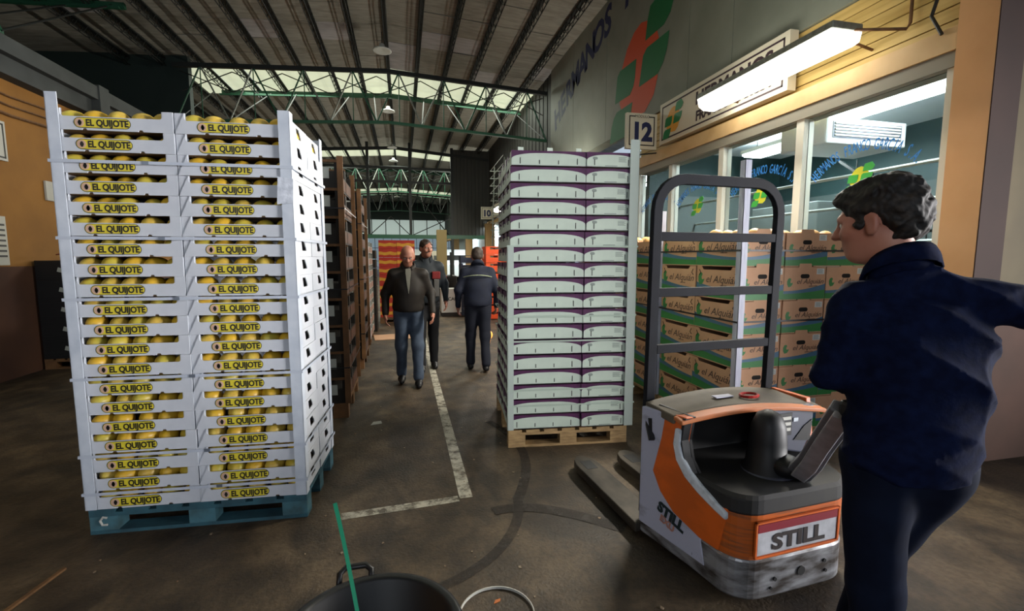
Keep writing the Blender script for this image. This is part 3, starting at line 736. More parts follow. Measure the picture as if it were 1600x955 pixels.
# ------------------------------------------------------------------ brown cartons with green swoosh
kraft = mat('kraft_card', '#c89d7a', .75, hex2='#b98c6a', scale=4, bump=.0008)
swg = mat('swoosh_green', '#2f7a3c', .55); swb = mat('swoosh_blue', '#3d6680', .55); inkb = mat('brown_ink', '#3a2a22', .6); dk = mat('dark_gap', '#120c08', .9)
KH = .266
def swoosh(L0, L1, rise, base=.0, mirror=False):
    n = 14; lo = []; 
    def cv(u, k): return base+k+rise*(u**2.2)
    xs = [L0+(L1-L0)*i/n for i in range(n+1)]
    us = [1-(i/n) if mirror else i/n for i in range(n+1)]
    return xs, us
def sw_poly(L0, L1, k0, k1, r0, r1, mirror):
    n = 12; A = []; B = []
    for i in range(n+1):
        x = L0+(L1-L0)*i/n; u = 1-i/n if mirror else i/n
        A.append((x, k0+r0*u**2)); B.append((x, k1+r1*u**2))
    return A+B[::-1]
leaf_poly = [(.0, .0), (.022, .004), (.036, .02), (.04, .036), (.026, .03), (.018, .034), (.016, .046), (.024, .062), (.012, .072), (-.004, .066), (-.014, .046), (-.012, .02)]
def kraft_carton():
    """x = width .4 (end face, at y=0), y = depth .55"""
    t = thing('melon_box', 'x', 'box', group='brown fruit boxes with green swoosh')
    W, D = .396, .546; h = W/2; mb = MB().use(kraft)
    tab = [(-h, 0), (-.07, 0), (-.07, .03), (-.045, .03), (.045, .03), (.07, .03), (.07, 0), (h, 0), (h, KH-.004), (.062, KH-.004), (.055, KH+.024), (-.055, KH+.024), (-.062, KH-.004), (-h, KH-.004)]
    hole = oval(0, .19, .085, .034, 6)
    for y0, y1 in ((0, .005), (D-.005, D)): mb.prism(tab, y0, y1, 'y')
    q = D/2
    sidep = [(0, 0), (D, 0), (D, KH-.004), (D-.07, KH-.004), (D-.09, KH-.03), (.11, KH-.03), (.09, KH-.004), (0, KH-.004)]
    for s in (-1, 1): a, b = sorted((s*h, s*(h-.005))); mb.prism(sidep, a, b, 'x')
    mb.use(dk).box(-h+.006, h-.006, .006, D-.006, .002, .1)
    body = mb.build('carton', None, t)
    MB().use(dk).prism(hole, -.001, 0, 'y').build('hand_hole', None, t)
    m_ = MB().use(dk).box(-.07, .07, -.0008, 0, .026, .034); m_.build('tab_slot', None, t)
    def deco(M, L0, L1, mirror, big):
        sm = MB()
        sm.use(swb).prism(sw_poly(L0, L1, .052, .074, .03, .055, mirror), -.0008, 0, 'y', M)
        sm.use(swg).prism(sw_poly(L0, L1, .008, .052, .0, .03, mirror), -.0009, 0, 'y', M)
        sm.build('swoosh', None, t)
        s_ = 1.5 if big else 1.0; c = (L0+L1)/2; x0 = L0+.045
        sm = MB().use(swg).prism([(x0+p[0]*s_, .105+p[1]*s_) for p in leaf_poly], -.001, 0, 'y', M); sm.build('leaf_logo', None, t)
        sm = MB(); text(sm, 'el Alquián', .085 if big else .056, M @ Matrix.Translation(((L0+L1)/2+.05, -.001, .13)), shear=.3, extrude=.0004, sx=1.15)
        text(sm, 'selección', .022, M @ Matrix.Translation(((L0+L1)/2+.08, -.001, .105)), shear=.3, extrude=.0004); sm.build('lettering', inkb, t)
    deco(Matrix.Identity(4), -h+.001, h-.001, False, False)
    M = Matrix.Translation((-h, D/2, 0)) @ rot_z(-math.pi/2); deco(M, -D/2+.001, D/2-.001, True, True)
    m_ = MB().use(dk)
    for s in (-1, 1):
        m_.tube([(-h-.001, D/2+s*.235, KH-.03), (-h-.001, D/2+s*.215, KH-.06), (-h-.001, D/2+s*.24, KH-.08)], .003, 5)
    m_.build('side_slits', None, t)
    st = MB().use(mat('sticker_white', '#c9cdc8', .5)).box(.11, .18, -.0012, 0, .205, .25).build('sticker', None, t)
    m_ = MB()
    for k in range(4): m_.box(.118, .17-.006*(k % 2), -.0018, -.0012, .212+k*.009, .216+k*.009)
    m_.build('printing', printm, st)
    return t
KO = Vector((2.50, 3.06, 0)); kp = None
fruit_m = mat('kraft_fruit', '#c9a068', .5, hex2='#b08a4c', scale=12)
fruit = MB().ell((0, 0, 0), (.055, .065, .05), 12, 8).mesh('fruit', True); fruit.materials.append(fruit_m)
for pi, (py, pn) in enumerate(((0, 'front'), (1.14, 'second'), (2.3, 'third'))):
    pallet((KO.x, KO.y+py, 0), 0, 1.2, 1.1, 'wooden pallet under the %s stack of brown swoosh boxes' % pn, wood)
    for r in range(6):
        lvl = 'topmost' if r == 5 else 'lowest' if r == 0 else ORD[5-r]+' from the top'
        for cx in range(3):
            for cy in range(2):
                if (pi > 0 and cx > 0) or (pi == 0 and cy == 1 and cx > 0 and r < 5): continue
                loc = Vector((KO.x+.2+cx*.4+random.uniform(-.004, .004), KO.y+py+cy*.55+random.uniform(-.003, .003), .146+r*KH))
                lab = 'brown swoosh box, %s, %s column, %s row, %s pallet' % (lvl, ORD[cx], 'front' if cy == 0 else 'back', pn)
                rz = random.uniform(-.006, .006)
                if kp is None: kp = kraft_carton(); t = kp; t.location = loc; t['label'] = lab
                else: t = dup(kp, loc, rz, lab)
                if r == 5:
                    for i in range(6):
                        o = bpy.data.objects.new('round_fruit', fruit); COL.objects.link(o)
                        o.location = loc+Vector((-.12+.12*(i % 3), .1+.28*(i//3)+random.uniform(-.03, .03), .245+random.uniform(-.01, .012))); o.rotation_euler = (0, 0, random.uniform(0, 3))
                        tag(o, 'yellow fruit, %s in the open box of %s column, %s row, %s pallet' % (ORD[i], ORD[cx], 'front' if cy == 0 else 'back', pn), 'fruit', 'fruit in the top brown boxes')
for i, (x, y, z1) in enumerate(((2.488, 3.05, 2.27), (2.488, 4.19, 2.0))):
    angle('corner_protector', ('white corner strip standing tall at the near corner of the brown boxes' if i == 0 else 'pale corner strip between the first two pallets of brown boxes'), (x, y-.008, 0), 0, .15, z1, .055, .055, mat('white_edge', '#c6c9d8', .5, hex2='#a9acc0', scale=14, stretch=(6, 6, .4)))
bandm = mat('black_strap', '#15151a', .4)
for i, z in enumerate((1.60, 1.05)):
    for pn, py in (('front', 0), ('second', 1.14)):
        mb = MB(); x0, x1, y0, y1 = KO.x-.016, KO.x+1.212, KO.y+py-.012, KO.y+py+1.112
        mb.box(x0, x1, y0, y0+.001, z-.007, z+.007); mb.box(x0, x0+.001, y0, y1, z-.007, z+.007); mb.box(x1, x1+.001, y0, y1, z-.007, z+.007); mb.box(x0, x1, y1, y1+.001, z-.007, z+.007)
        tag(mb.build('strap', bandm), '%s black band round the %s pallet of brown boxes' % ('upper' if i == 0 else 'lower', pn), 'strap', 'black bands round the brown boxes')

# ------------------------------------------------------------------ dark crates with wooden posts, left of the aisle
crate_dark = mat('dark_crate', '#17140f', .7, hex2='#241d15', scale=6); lab_m = mat('crate_label', '#a9aea8', .6)
crate_or = mat('orange_crate_side', '#5c3018', .7, hex2='#3a2a1c', scale=5, stretch=(1, 3, 8))
def dark_crate(H_, W=.58, D=.5):
    t = thing('dark_crate', 'x', 'crate', group='dark labelled crates left of the aisle')
    mb = MB().use(crate_dark).box(-W, 0, 0, D, 0, H_*.55); mb.box(-W, -W+.04, 0, D, H_*.55, H_-.02); mb.box(-.04, 0, 0, .05, H_*.55, H_-.02); mb.box(-.04, 0, D-.05, D, H_*.55, H_-.02)
    mb.box(-W, 0, D-.02, D, H_*.5, H_-.02); mb.build('body', None, t)
    MB().use(crate_or).box(0, .004, .02, D-.02, .015, H_*.5).build('side_panel', None, t)
    MB().use(wood_lt).box(-W, 0, -.006, .02, H_-.025, H_-.002).build('top_rail', None, t)
    MB().use(lab_m).box(-.17, -.085, -.003, 0, H_*.33, H_*.33+.10).build('label_card', None, t)
    return t
def crate_stack(x, y, n, H_, depth, nm, post_h):
    pallet((x-1.2, y, 0), 0, 1.2, 1.0 if depth > 1 else .6, 'worn wooden pallet under the %s dark crate stack' % nm, wood_lt)
    pr_ = None
    for r in range(n):
        for cx in range(2):
            for cy in range(depth):
                if cx == 1 and cy == 1: continue
                lab = 'dark carded crate, %s from the floor, %s, %s row, %s stack' % (ORD[r], 'aisle side' if cx == 0 else 'wall side', 'front' if cy == 0 else 'back', nm)
                loc = (x-.01-cx*.6, y+cy*.5, .146+r*H_)
                if pr_ is None: pr_ = dark_crate(H_); t = pr_; t.location = loc; t['label'] = lab
                else: t = dup(pr_, loc, 0, lab)
    for yy, q in ((y-.03, 'front'), (y+depth*.5+.005, 'back')):
        o = MB().box(-.022, .03, 0, .022, .15, post_h).build('corner_post', wood_lt); o.location = (x, yy, 0); tag(o, 'wooden corner board on the %s aisle edge of the %s dark stack' % (q, nm), 'board', 'wooden corner boards')
    for i in range(3):
        z = .5+i*.75; o = MB().box(x-1.215, x+.034, y-.034, y-.032, z-.006, z+.006).box(x+.032, x+.034, y-.034, y+depth*.5+.03, z-.006, z+.006).build('strap', bandm); tag(o, 'black band on the %s dark stack, %s from the floor' % (nm, ORD[i]), 'strap', 'bands round the dark stacks')
crate_stack(-.55, 4.62, 9, .255, 2, 'nearest', 2.47)
crate_stack(-.565, 6.65, 9, .255, 2, 'second', 2.46)
# third pile: pale crates with reddish goods
pale_cr = mat('pale_crate', '#8f9088', .6, hex2='#6d6a60', scale=6); red_cr = mat('reddish_side', '#8a5a48', .7, hex2='#6f5a48', scale=9)
pr_ = None
pallet((-1.8, 8.2, 0), 0, 1.2, 1.2, 'wooden pallet under the pale crate pile', wood_lt)
for r in range(8):
    for cy in range(2):
        loc = (-.58, 8.2+cy*.6, .146+r*.21); lab = 'pale crate with reddish side, %s level from the floor, %s of the pale pile' % (ORD[r], 'front' if cy == 0 else 'back')
        if pr_ is None:
            pr_ = thing('pale_crate', lab, 'crate', loc, 0, 'pale crates left of the aisle')
            MB().box(-.6, 0, 0, .58, 0, .12).box(-.6, -.55, 0, .58, .12, .2).box(-.05, 0, 0, .05, .12, .2).box(-.05, 0, .53, .58, .12, .2).build('body', pale_cr, pr_)
            MB().box(0, .004, .06, .52, .02, .11).build('side_panel', red_cr, pr_); MB().box(-.16, -.08, -.003, 0, .03, .1).build('label_card', lab_m, pr_)
        else: dup(pr_, loc, 0, lab)
angle('corner_protector', 'pale corner strip on the pale crate pile beside the aisle', (-.57, 8.19, 0), 0, .15, 1.86, .05, .06, white_side, sx=-1)
for i in range(9):
    o = MB().box(-.6, 0, 0, .5, 0, .17).build('dark_tray', crate_dark); o.location = (-.56, 10.0, .0+i*.19); tag(o, 'dark tray of the farthest left pile, %s from the floor' % ORD[i], 'tray', 'dark trays far left')
# black crates by the left wall
pallet((-4.86, 7.6, 0), 0, .9, 1.0, 'wooden pallet under the black crates by the ochre wall', wood_lt)
pr_ = None
for r in range(5):
    loc = (-4.86, 7.6, .146+r*.272); lab = 'black crate with small tilted white card by the ochre wall, %s from the floor' % ORD[r]
    if pr_ is None:
        pr_ = thing('black_crate', lab, 'crate', loc, 0, 'black crates by the left wall')
        MB().box(0, .9, 0, 1, 0, .27).box(.02, .88, -.006, 0, .03, .05).box(.02, .88, -.006, 0, .22, .24).build('body', mat('black_plastic', '#0c0c0e', .55), pr_)
        MB().box(.26, .35, -.010, -.006, .12, .18, Matrix.Translation((.26, 0, .15)) @ Matrix.Rotation(.3, 4, 'Y') @ Matrix.Translation((-.26, 0, -.15))).build('label_card', lab_m, pr_)
    else: dup(pr_, loc, 0, lab)
tag(MB().tube([(-4.7, 7.76, 1.585), (-4.5, 7.75, 1.62), (-4.2, 7.78, 1.66), (-3.9, 7.9, 1.60)], .008, 6).build('loose_strap', mat('red_strap', '#7a3020', .5)), 'thin reddish strap lying loose on the black crates', 'strap')

# ------------------------------------------------------------------ red and yellow boxes, orange crates, navy crates
red_m = mat('red_carton', '#b8301c', .55, hex2='#a32818', scale=4); yb = mat('yellow_band', '#d8a030', .55, hex2='#c98a24', scale=5)
pallet((-.56, 11.2, 0), 0, .84, 1.0, 'wooden pallet under the red and yellow cartons', wood_lt)
def wavy(w_, z0, z1):
    A = [(w_*i/12, z0+.008*math.sin(i*1.1)) for i in range(13)]; B = [(w_*i/12, z1+.01*math.sin(i*.9+1)) for i in range(13)]; return A+B[::-1]
pr_ = None
for r in range(9):
    for c in range(2):
        for d in range(1 if r < 8 else 2):
            loc = (-.55+c*.41, 11.2+d*.5, .146+r*.2); lab = 'red carton with yellow wavy band, %s from the floor, %s column%s' % (ORD[r], 'left' if c == 0 else 'right', ', back' if d else '')
            if pr_ is None:
                pr_ = thing('red_carton', lab, 'carton', loc, 0, 'red and yellow cartons at the aisle end')
                MB().box(0, .405, .003, .5, 0, .195).build('body', red_m, pr_); MB().prism(wavy(.405, .055, .125), 0, .003, 'y').build('yellow_band', yb, pr_)
            else: dup(pr_, loc, 0, lab)
or_m = mat('orange_plastic', '#e0501c', .45)
pr_ = None
for r in range(9):
    for c in range(2):
        loc = (1.98+c*.41, 11.3, .02+r*.2); lab = 'bright orange crate behind the walking man in navy, %s from the floor, %s column' % (ORD[r], 'left' if c == 0 else 'right')
        if pr_ is None:
            pr_ = thing('orange_crate', lab, 'crate', loc, 0, 'orange crates right of the aisle')
            MB().box(0, .4, 0, .6, 0, .12).box(0, .1, 0, .6, .12, .19).box(.3, .4, 0, .6, .12, .19).box(.1, .3, 0, .6, .165, .19).box(-.004, .404, -.006, .6, .175, .192).build('body', or_m, pr_)
            for k in range(3): MB().box(.05, .35, -.004, 0, .03+k*.03, .04+k*.03).build('rib', or_m, pr_)
        else: dup(pr_, loc, 0, lab)
navy_p = mat('navy_plastic', '#18223c', .5)
pr_ = None
for r in range(8):
    loc = (1.48, 12.3, .0+r*.2); lab = 'navy plastic crate left of the orange crates, %s from the floor' % ORD[r]
    if pr_ is None:
        pr_ = thing('navy_crate', lab, 'crate', loc, 0, 'navy crates right of the aisle')
        MB().box(0, .5, 0, .5, 0, .14).box(0, .06, 0, .5, .14, .195).box(.44, .5, 0, .5, .14, .195).box(0, .5, -.005, 0, .18, .195).build('body', navy_p, pr_)
        for k in range(4): MB().box(.06+k*.1, .12+k*.1, -.006, 0, .03, .12).build('rib', navy_p, pr_)
    else: dup(pr_, loc, 0, lab)
t = thing('white_bin', 'white lidless bin with black lettering standing beyond the walking men', 'bin', (.95, 12.2, 0))
MB().box(0, .52, 0, .5, .1, .72).build('body', paper, t); MB().box(0, .52, 0, .5, 0, .1).build('foot', crate_dark, t)
m_ = MB(); text(m_, 'CAM', .12, Matrix.Translation((.3, -.002, .42)), offset=.003); m_.build('lettering', black_ink, t)
t = thing('pallet_truck', 'dark loaded pallet truck far down the aisle beyond the white bin', 'truck', (.75, 13.9, 0))
MB().box(0, .8, 0, .8, .1, 1.0).build('load', crate_dark, t, bevel=.03); MB().box(.1, .5, -.02, .0, .75, 1.0).build('red_panel', red_m, t); MB().box(.6, .66, 0, .06, 1.0, 1.7).build('mast', dark_steel, t)
for x in (.15, .65): MB().cyl((x-.04, .1, .1), (x+.04, .1, .1), .1, n=14).build('wheel', rubber, t)
tag(MB().box(1.10, 1.42, 15.6, 15.9, 0, 2.45).build('beige_column', mat('beige_column', '#b09a68', .7)), 'beige rectangular column far along the aisle above the men', 'column')
for i, (x, y, c) in enumerate(((.1, 30, '#d8dcd8'), (2.2, 36.5, '#c8b8a0'), (2.5, 30, '#e0e4e4'))):
    t = thing('parked_van', 'pale van parked at the hall end, %s from the left' % ORD[i], 'van', (x, y, 0), 0, 'vans at the hall end')
    MB().prism([(0, .3), (4.5, .3), (4.5, 2.0), (1.2, 2.05), (.5, 1.3), (0, 1.1)], 0, 1.7, 'x').build('body', mat('van_%d' % i, c, .4), t, bevel=.05)
    MB().prism([(0.55, 1.35), (0.56, 1.35), (1.18, 1.98), (1.17, 1.98)], .15, 1.55, 'x', Matrix.Translation((0, -.02, .0))).build('windscreen', black_ink, t)
    for xx in (.1, 1.4):
        for yy in (.8, 3.6): MB().cyl((xx, yy, .32), (xx+.2, yy, .32), .32, n=16).build('wheel', rubber, t)
tag(MB().box(0, .9, 0, .6, 0, .01, Matrix.Translation((-.55, 8.9, .001)) @ rot_z(.1)).build('cardboard_sheet', kraft), 'flat cardboard sheet lying on the floor near the red cartons', 'cardboard')
# ------------------------------------------------------------------ electric pallet truck
def worn_metal(name, c1, c2, sc_, st, rough=.4, metal=.3, lo=.4, hi=.6): return mat(name, c1, rough, metal, hex2=c2, scale=sc_, stretch=st, lo=lo, hi=hi, detail=8)
or_paint = worn_metal('orange_paint', '#d2601c', '#bd581c', 5, (1, 1, 2), .45, 0.)
or_scr = worn_metal('scratched_orange', '#b85a1e', '#7e4a2c', 7, (1, 1, 14), .45, 0., .45, .7)
steel_sk = worn_metal('scraped_steel', '#a9abb0', '#4a4440', 5, (1.2, 1.2, 4), .38, .55, .38, .62)
wh_paint = worn_metal('white_truck_paint', '#a9acbf', '#6e6c70', 6, (1, 1, 2), .45, 0., .58, .8)
dk_pl = mat('dark_plastic', '#101114', .55, hex2='#1a1b1e', scale=5); dk_dust = mat('dusty_plastic', '#14151a', .7, hex2='#26241f', scale=5)
blk_pl = mat('black_cavity', '#08080a', .6); grey_pl = mat('grey_plastic', '#474a58', .45)
tiller_g = mat('tiller_grey', '#b4b6be', .4, hex2='#9a9ca6', scale=18)
TT = thing('pallet_truck', 'orange and white electric pallet truck with tall black load backrest, beside the man in navy', 'pallet truck', (1.75, 1.65, 0), rad(4.2))
def arc(cx, cy, r, a0, a1, n=8): return [(cx+r*math.cos(rad(a0+(a1-a0)*i/n)), cy+r*math.sin(rad(a0+(a1-a0)*i/n))) for i in range(n+1)]
plan = [(-.46, .60), (-.40, .27)]+arc(-.245, .125, .14, 178, 268)+[(-.1, -.018), (.05, -.018)]+arc(.165, .135, .152, 272, 350)+[(.40, .35), (.44, .60)]
def grow(P, f): return [((x)*f, (y-.3)*f+.3) for x, y in P]
def loft(mb, rings, close=True):
    n = len(rings[0][0]); vs = []
    for P, z in rings: vs += [(x, y, z) for x, y in P]
    fs = [(k*n+i, k*n+(i+1) % n, (k+1)*n+(i+1) % n, (k+1)*n+i) for k in range(len(rings)-1) for i in range(n)]
    fs += [tuple(range(n))[::-1], tuple(range((len(rings)-1)*n, len(rings)*n))]
    return mb.add(vs, fs)
m_ = MB(); loft(m_, [(grow(plan, .97), .03), (grow(plan, 1.0), .045), (grow(plan, 1.0), .21), (grow(plan, .985), .222)]); sk = m_.build('steel_skirt', steel_sk, TT, bevel=.004)
m_ = MB()
for x, y, z, r in ((-.02, -.02, .13, .022), (.12, -.02, .15, .009), (.13, -.02, .10, .008), (-.17, -.02, .12, .009), (-.19, -.02, .08, .007)): m_.cyl((x, y-.004, z), (x, y+.01, z), r, n=12)
m_.cyl((-.405, .25, .12), (-.385, .25, .12), .012, n=12); m_.build('bolt_holes', blk_pl, sk)
nose = [p for p in plan if p[1] < .28]
m_ = MB(); loft(m_, [(grow(nose+[(.36, .30), (-.40, .30)], .985), .222), (grow(nose+[(.36, .30), (-.40, .30)], .99), .43)]); nb = m_.build('orange_nose', or_scr, TT)
m_ = MB(); R_ = nose+[(.40, .35), (.42, .52), (-.42, .52), (-.405, .3)]
loft(m_, [(grow(R_, .985), .425), (grow(R_, 1.01), .44), (grow(R_, 1.005), .50), (grow(R_, .96), .515)]); m_.build('dark_tray', dk_dust, TT, bevel=.006)
SH_ = Matrix(((1, -.18, 0, -.46+.18*.58), (0, 1, 0, 0), (0, 0, 1, 0), (0, 0, 0, 1)))
wp = [(.60, .10), (.60, .75), (.43, .765), (.455, .62), (.505, .43), (.45, .34), (.36, .27), (.2, .225), (.17, .10)]
op = [(.43, .768), (.455, .62), (.505, .43), (.45, .34), (.36, .27), (.2, .225), (.10, .222), (.06, .44), (.12, .445), (.20, .465), (.26, .51), (.305, .575), (.318, .66), (.30, .78)]
wpan = MB().prism(wp, -.006, .03, 'x', SH_).build('side_panel', wh_paint, TT, bevel=.004)
MB().prism(op, -.010, .035, 'x', SH_).build('orange_side', or_paint, TT, bevel=.004)
m_ = MB(); m_.prism([(.535, .62), (.55, .70), (.525, .705), (.52, .63)], -.009, -.004, 'x', SH_); m_.build('vent_slot', blk_pl, wpan)
m_ = MB(); text(m_, 'STILL', .075, SH_ @ Matrix.Translation((-.010, .38, .215)) @ Matrix.Rotation(-.0, 4, 'X') @ WALLM @ Matrix.Rotation(rad(14), 4, 'Y'), offset=.004); m_.build('side_lettering', mat('dark_teal_ink', '#14262a', .5), wpan)
m_ = MB(); text(m_, 'EXU', .05, SH_ @ Matrix.Translation((-.010, .40, .175)) @ WALLM @ Matrix.Rotation(rad(14), 4, 'Y'), offset=.002); m_.build('faint_lettering', mat('faint_red', '#a8786a', .5), wpan)
# right side panel, closed
SR_ = Matrix(((1, .16, 0, .435-.16*.58), (0, 1, 0, 0), (0, 0, 1, 0), (0, 0, 0, 1)))
MB().prism([(.60, .06), (.60, .78), (.33, .80), (.28, .50), (.1, .44), (.1, .22), (.1, .06)], -.03, .0, 'x', SR_).build('side_panel', or_paint, TT, bevel=.004)
# silver bumper strip
sv = mat('worn_silver', '#ccd4dc', .35, 0., hex2='#9aa2a8', scale=30, lo=.5, hi=.8)
pts = [(.345, .71), (.345, .64), (.325, .57), (.275, .51), (.20, .465), (.12, .43), (.06, .405)]
m_ = MB(); P = []
for i, (y, z) in enumerate(pts):
    x = -.46+.18*(.58-y)-.014+(.02 if i == 6 else 0); P.append((x, y, z))
IN = [(.318, .715), (.322, .64), (.302, .58), (.255, .53), (.185, .488), (.11, .452), (.055, .425)]; OUT = [(.352, .715), (.362, .63), (.340, .555), (.285, .492), (.205, .447), (.12, .412), (.055, .392)]
m_.prism(IN+OUT[::-1], -.026, -.004, 'x', SH_); m_.build('bumper_strip', sv, TT, bevel=.007)
rim = [(.300, .775), (.318, .66), (.300, .58), (.258, .515), (.19, .47), (.205, .455), (.27, .50), (.315, .572), (.332, .66), (.316, .775)]
MB().prism(rim, -.016, .03, 'x', SH_).build('cavity_rim', dk_pl, TT, bevel=.003)
# rear housing and cavity
m_ = MB(); m_.prism([(-.42, .05), (.41, .05), (.41, .77), (-.42, .77)], .50, .58, 'y'); m_.build('cavity_back', blk_pl, TT)
m_ = MB(); m_.prism([(.30, .78), (.318, .66), (.295, .565), (.25, .51), (.2, .50), (.52, .50), (.52, .78)], .03, .045, 'x', SH_); m_.build('cavity_liner', blk_pl, TT)
# top cap: domed sheet, dark with orange front lip
def cap(y0a, y1a, z_off, m, name, th=.045, xr=(-.445, .42)):
    mb = MB(); nx = 14; ny = 6; vs = []
    for k in (0, 1):
        for j in range(ny+1):
            for i in range(nx+1):
                u = i/nx; x = xr[0]+(xr[1]-xr[0])*u; y0 = y0a(u); y = y0+(y1a(u)-y0)*j/ny
                z = .765+.045*math.sin(math.pi*min(1, max(0, u*.9+.05)))+z_off-.02*(1-min(1, (y-.2)/.15))-k*th
                vs.append((x, y, z))
    W_ = nx+1; n1 = (ny+1)*W_; fs = []
    for j in range(ny):
        for i in range(nx):
            a = j*W_+i; fs.append((a, a+1, a+W_+1, a+W_)); fs.append((n1+a, n1+a+W_, n1+a+W_+1, n1+a+1))
    for i in range(nx): fs.append((i, n1+i, n1+i+1, i+1)); a = ny*W_+i; fs.append((a, a+1, n1+a+1, n1+a))
    for j in range(ny): a = j*W_; fs.append((a, a+W_, n1+a+W_, n1+a)); a += nx; fs.append((a, n1+a, n1+a+W_, a+W_))
    mb.add(vs, fs); return mb.build(name, m, TT, smooth=False, bevel=.006)
yf = lambda u: .30+.04*math.sin(math.pi*u)*0-.05*u
cap(lambda u: yf(u)+.065-.02*u, lambda u: .605, .0, mat('dusty_top', '#4a4338', .7, hex2='#5e5546', scale=4), 'top_cover')
cap(lambda u: yf(u), lambda u: yf(u)+.065-.02*u, -.002, mat('dusty_orange', '#b06a3c', .6, hex2='#c06a34', scale=9), 'orange_lip', th=.022)
o = MB().tube([(.05+.05*math.cos(t*.45), .40+.035*math.sin(t*.45), .822) for t in range(15)], .008, 6).build('red_ring', mat('red_plastic', '#9a1c18', .4), TT)
MB().box(-.14, -.03, .42, .46, .815, .819).build('top_decal', wh_paint, TT)
# control panel at the right of the cavity
m_ = MB(); m_.prism([(.08, .57), (.30, .52), (.36, .62), (.37, .775), (.08, .79), (.05, .70)], .28, .32, 'y'); cp = m_.build('control_panel', grey_pl, TT, bevel=.01)
m_ = MB().prism([(.235, .60), (.345, .585), (.352, .70), (.30, .67)], .276, .281, 'y'); m_.build('dark_opening', blk_pl, cp)
st = MB().box(.12, .215, .275, .28, .63, .75).build('instruction_plate', dk_pl, cp)
for k in range(3): MB().box(.13+.0*k, .205, .272, .275, .655+k*.03, .672+k*.03).build('print_row', paper, cp)
MB().box(.225, .255, .2745, .279, .7, .72).build('key_switch', sv, cp)
# steering column and tiller
m_ = MB(); prof = [(.115, .50), (.112, .52), (.098, .53), (.09, .60), (.086, .605), (.084, .66), (.076, .74), (.055, .79), (.02, .81), (0, .812)]
m_.lathe([(r, z) for r, z in prof], 24, (-.02, .20, 0)); m_.build('steering_column', dk_pl, TT, smooth=True)
MB().lathe([(.13, .50), (.13, .513), (.1, .52)], 24, (-.02, .19, 0)).build('collar', grey_pl, TT, smooth=True)
MB().ell((.01, .12, .56), (.075, .08, .055), 16, 10).build('pivot_housing', dk_pl, TT, smooth=True)
wi = Matrix.Rotation(rad(-4.2), 4, 'Z') @ Matrix.Translation((-1.75, -1.65, 0))
tp = [wi @ Vector(p) for p in ((1.79, 1.75, .535), (1.75, 1.68, .575), (1.685, 1.57, .68), (1.60, 1.44, .83), (1.53, 1.33, .95), (1.46, 1.24, 1.03))]
def ribbon(mb, P, wd, th, side=(1, 0, 0)):
    n = len(P); vs = []
    for i, p in enumerate(P):
        d = (P[min(i+1, n-1)]-P[max(i-1, 0)]).normalized(); s_ = Vector(side); s_ = (s_-d*s_.dot(d)).normalized(); u = s_.cross(d)
        w_ = wd[i] if isinstance(wd, (list, tuple)) else wd
        vs += [p-s_*w_/2-u*th/2, p+s_*w_/2-u*th/2, p+s_*w_/2+u*th/2, p-s_*w_/2+u*th/2]
    fs = [(4*i+k, 4*i+(k+1) % 4, 4*i+4+(k+1) % 4, 4*i+4+k) for i in range(n-1) for k in range(4)]+[(0, 1, 2, 3), (4*n-1, 4*n-2, 4*n-3, 4*n-4)]
    return mb.add(vs, fs)
m_ = MB(); ribbon(m_, tp, [.10, .10, .095, .09, .09, .09], .045, (.56, -.78, -.39)); tl = m_.build('tiller_arm', mat('tiller_side', '#74767e', .45), TT, bevel=.008)
m_ = MB(); ribbon(m_, [p+Vector((-.026, -.010, -.018)) for p in tp[1:]], [.06, .062, .058, .056, .056], .026, (.56, -.78, -.39)); m_.build('tiller_cover', tiller_g, tl, bevel=.005)
MB().box(-.03, .10, -.03, .03, -.03, .03, Matrix.Translation(tp[-1]+Vector((0, -.02, .01)))).build('tiller_head', dk_pl, TT, bevel=.015)
# maker's plate on the nose
pl = MB().box(-.29, .175, -.026, -.012, .25, .40).build('name_plate', mat('plate_white', '#b4b6bc', .45, hex2='#8f9096', scale=14), TT, bevel=.006)
MB().box(-.285, .17, -.029, -.026, .36, .397).build('red_stripe', mat('dark_red', '#7c1c2a', .45), pl)
m_ = MB(); text(m_, 'STILL', .098, Matrix.Translation((-.055, -.028, .272)), offset=.004, sx=1.35, extrude=.001); m_.build('lettering', mat('letter_brown', '#2a2222', .5), pl)
m_ = MB(); b = (-.298, .183, .242, .408)
for a in ((b[0], b[1], b[2], b[2]+.008), (b[0], b[1], b[3]-.008, b[3]), (b[0], b[0]+.008, b[2], b[3]), (b[1]-.008, b[1], b[2], b[3])): m_.box(a[0], a[1], -.030, -.02, a[2], a[3])
m_.build('plate_rim', or_paint, pl)
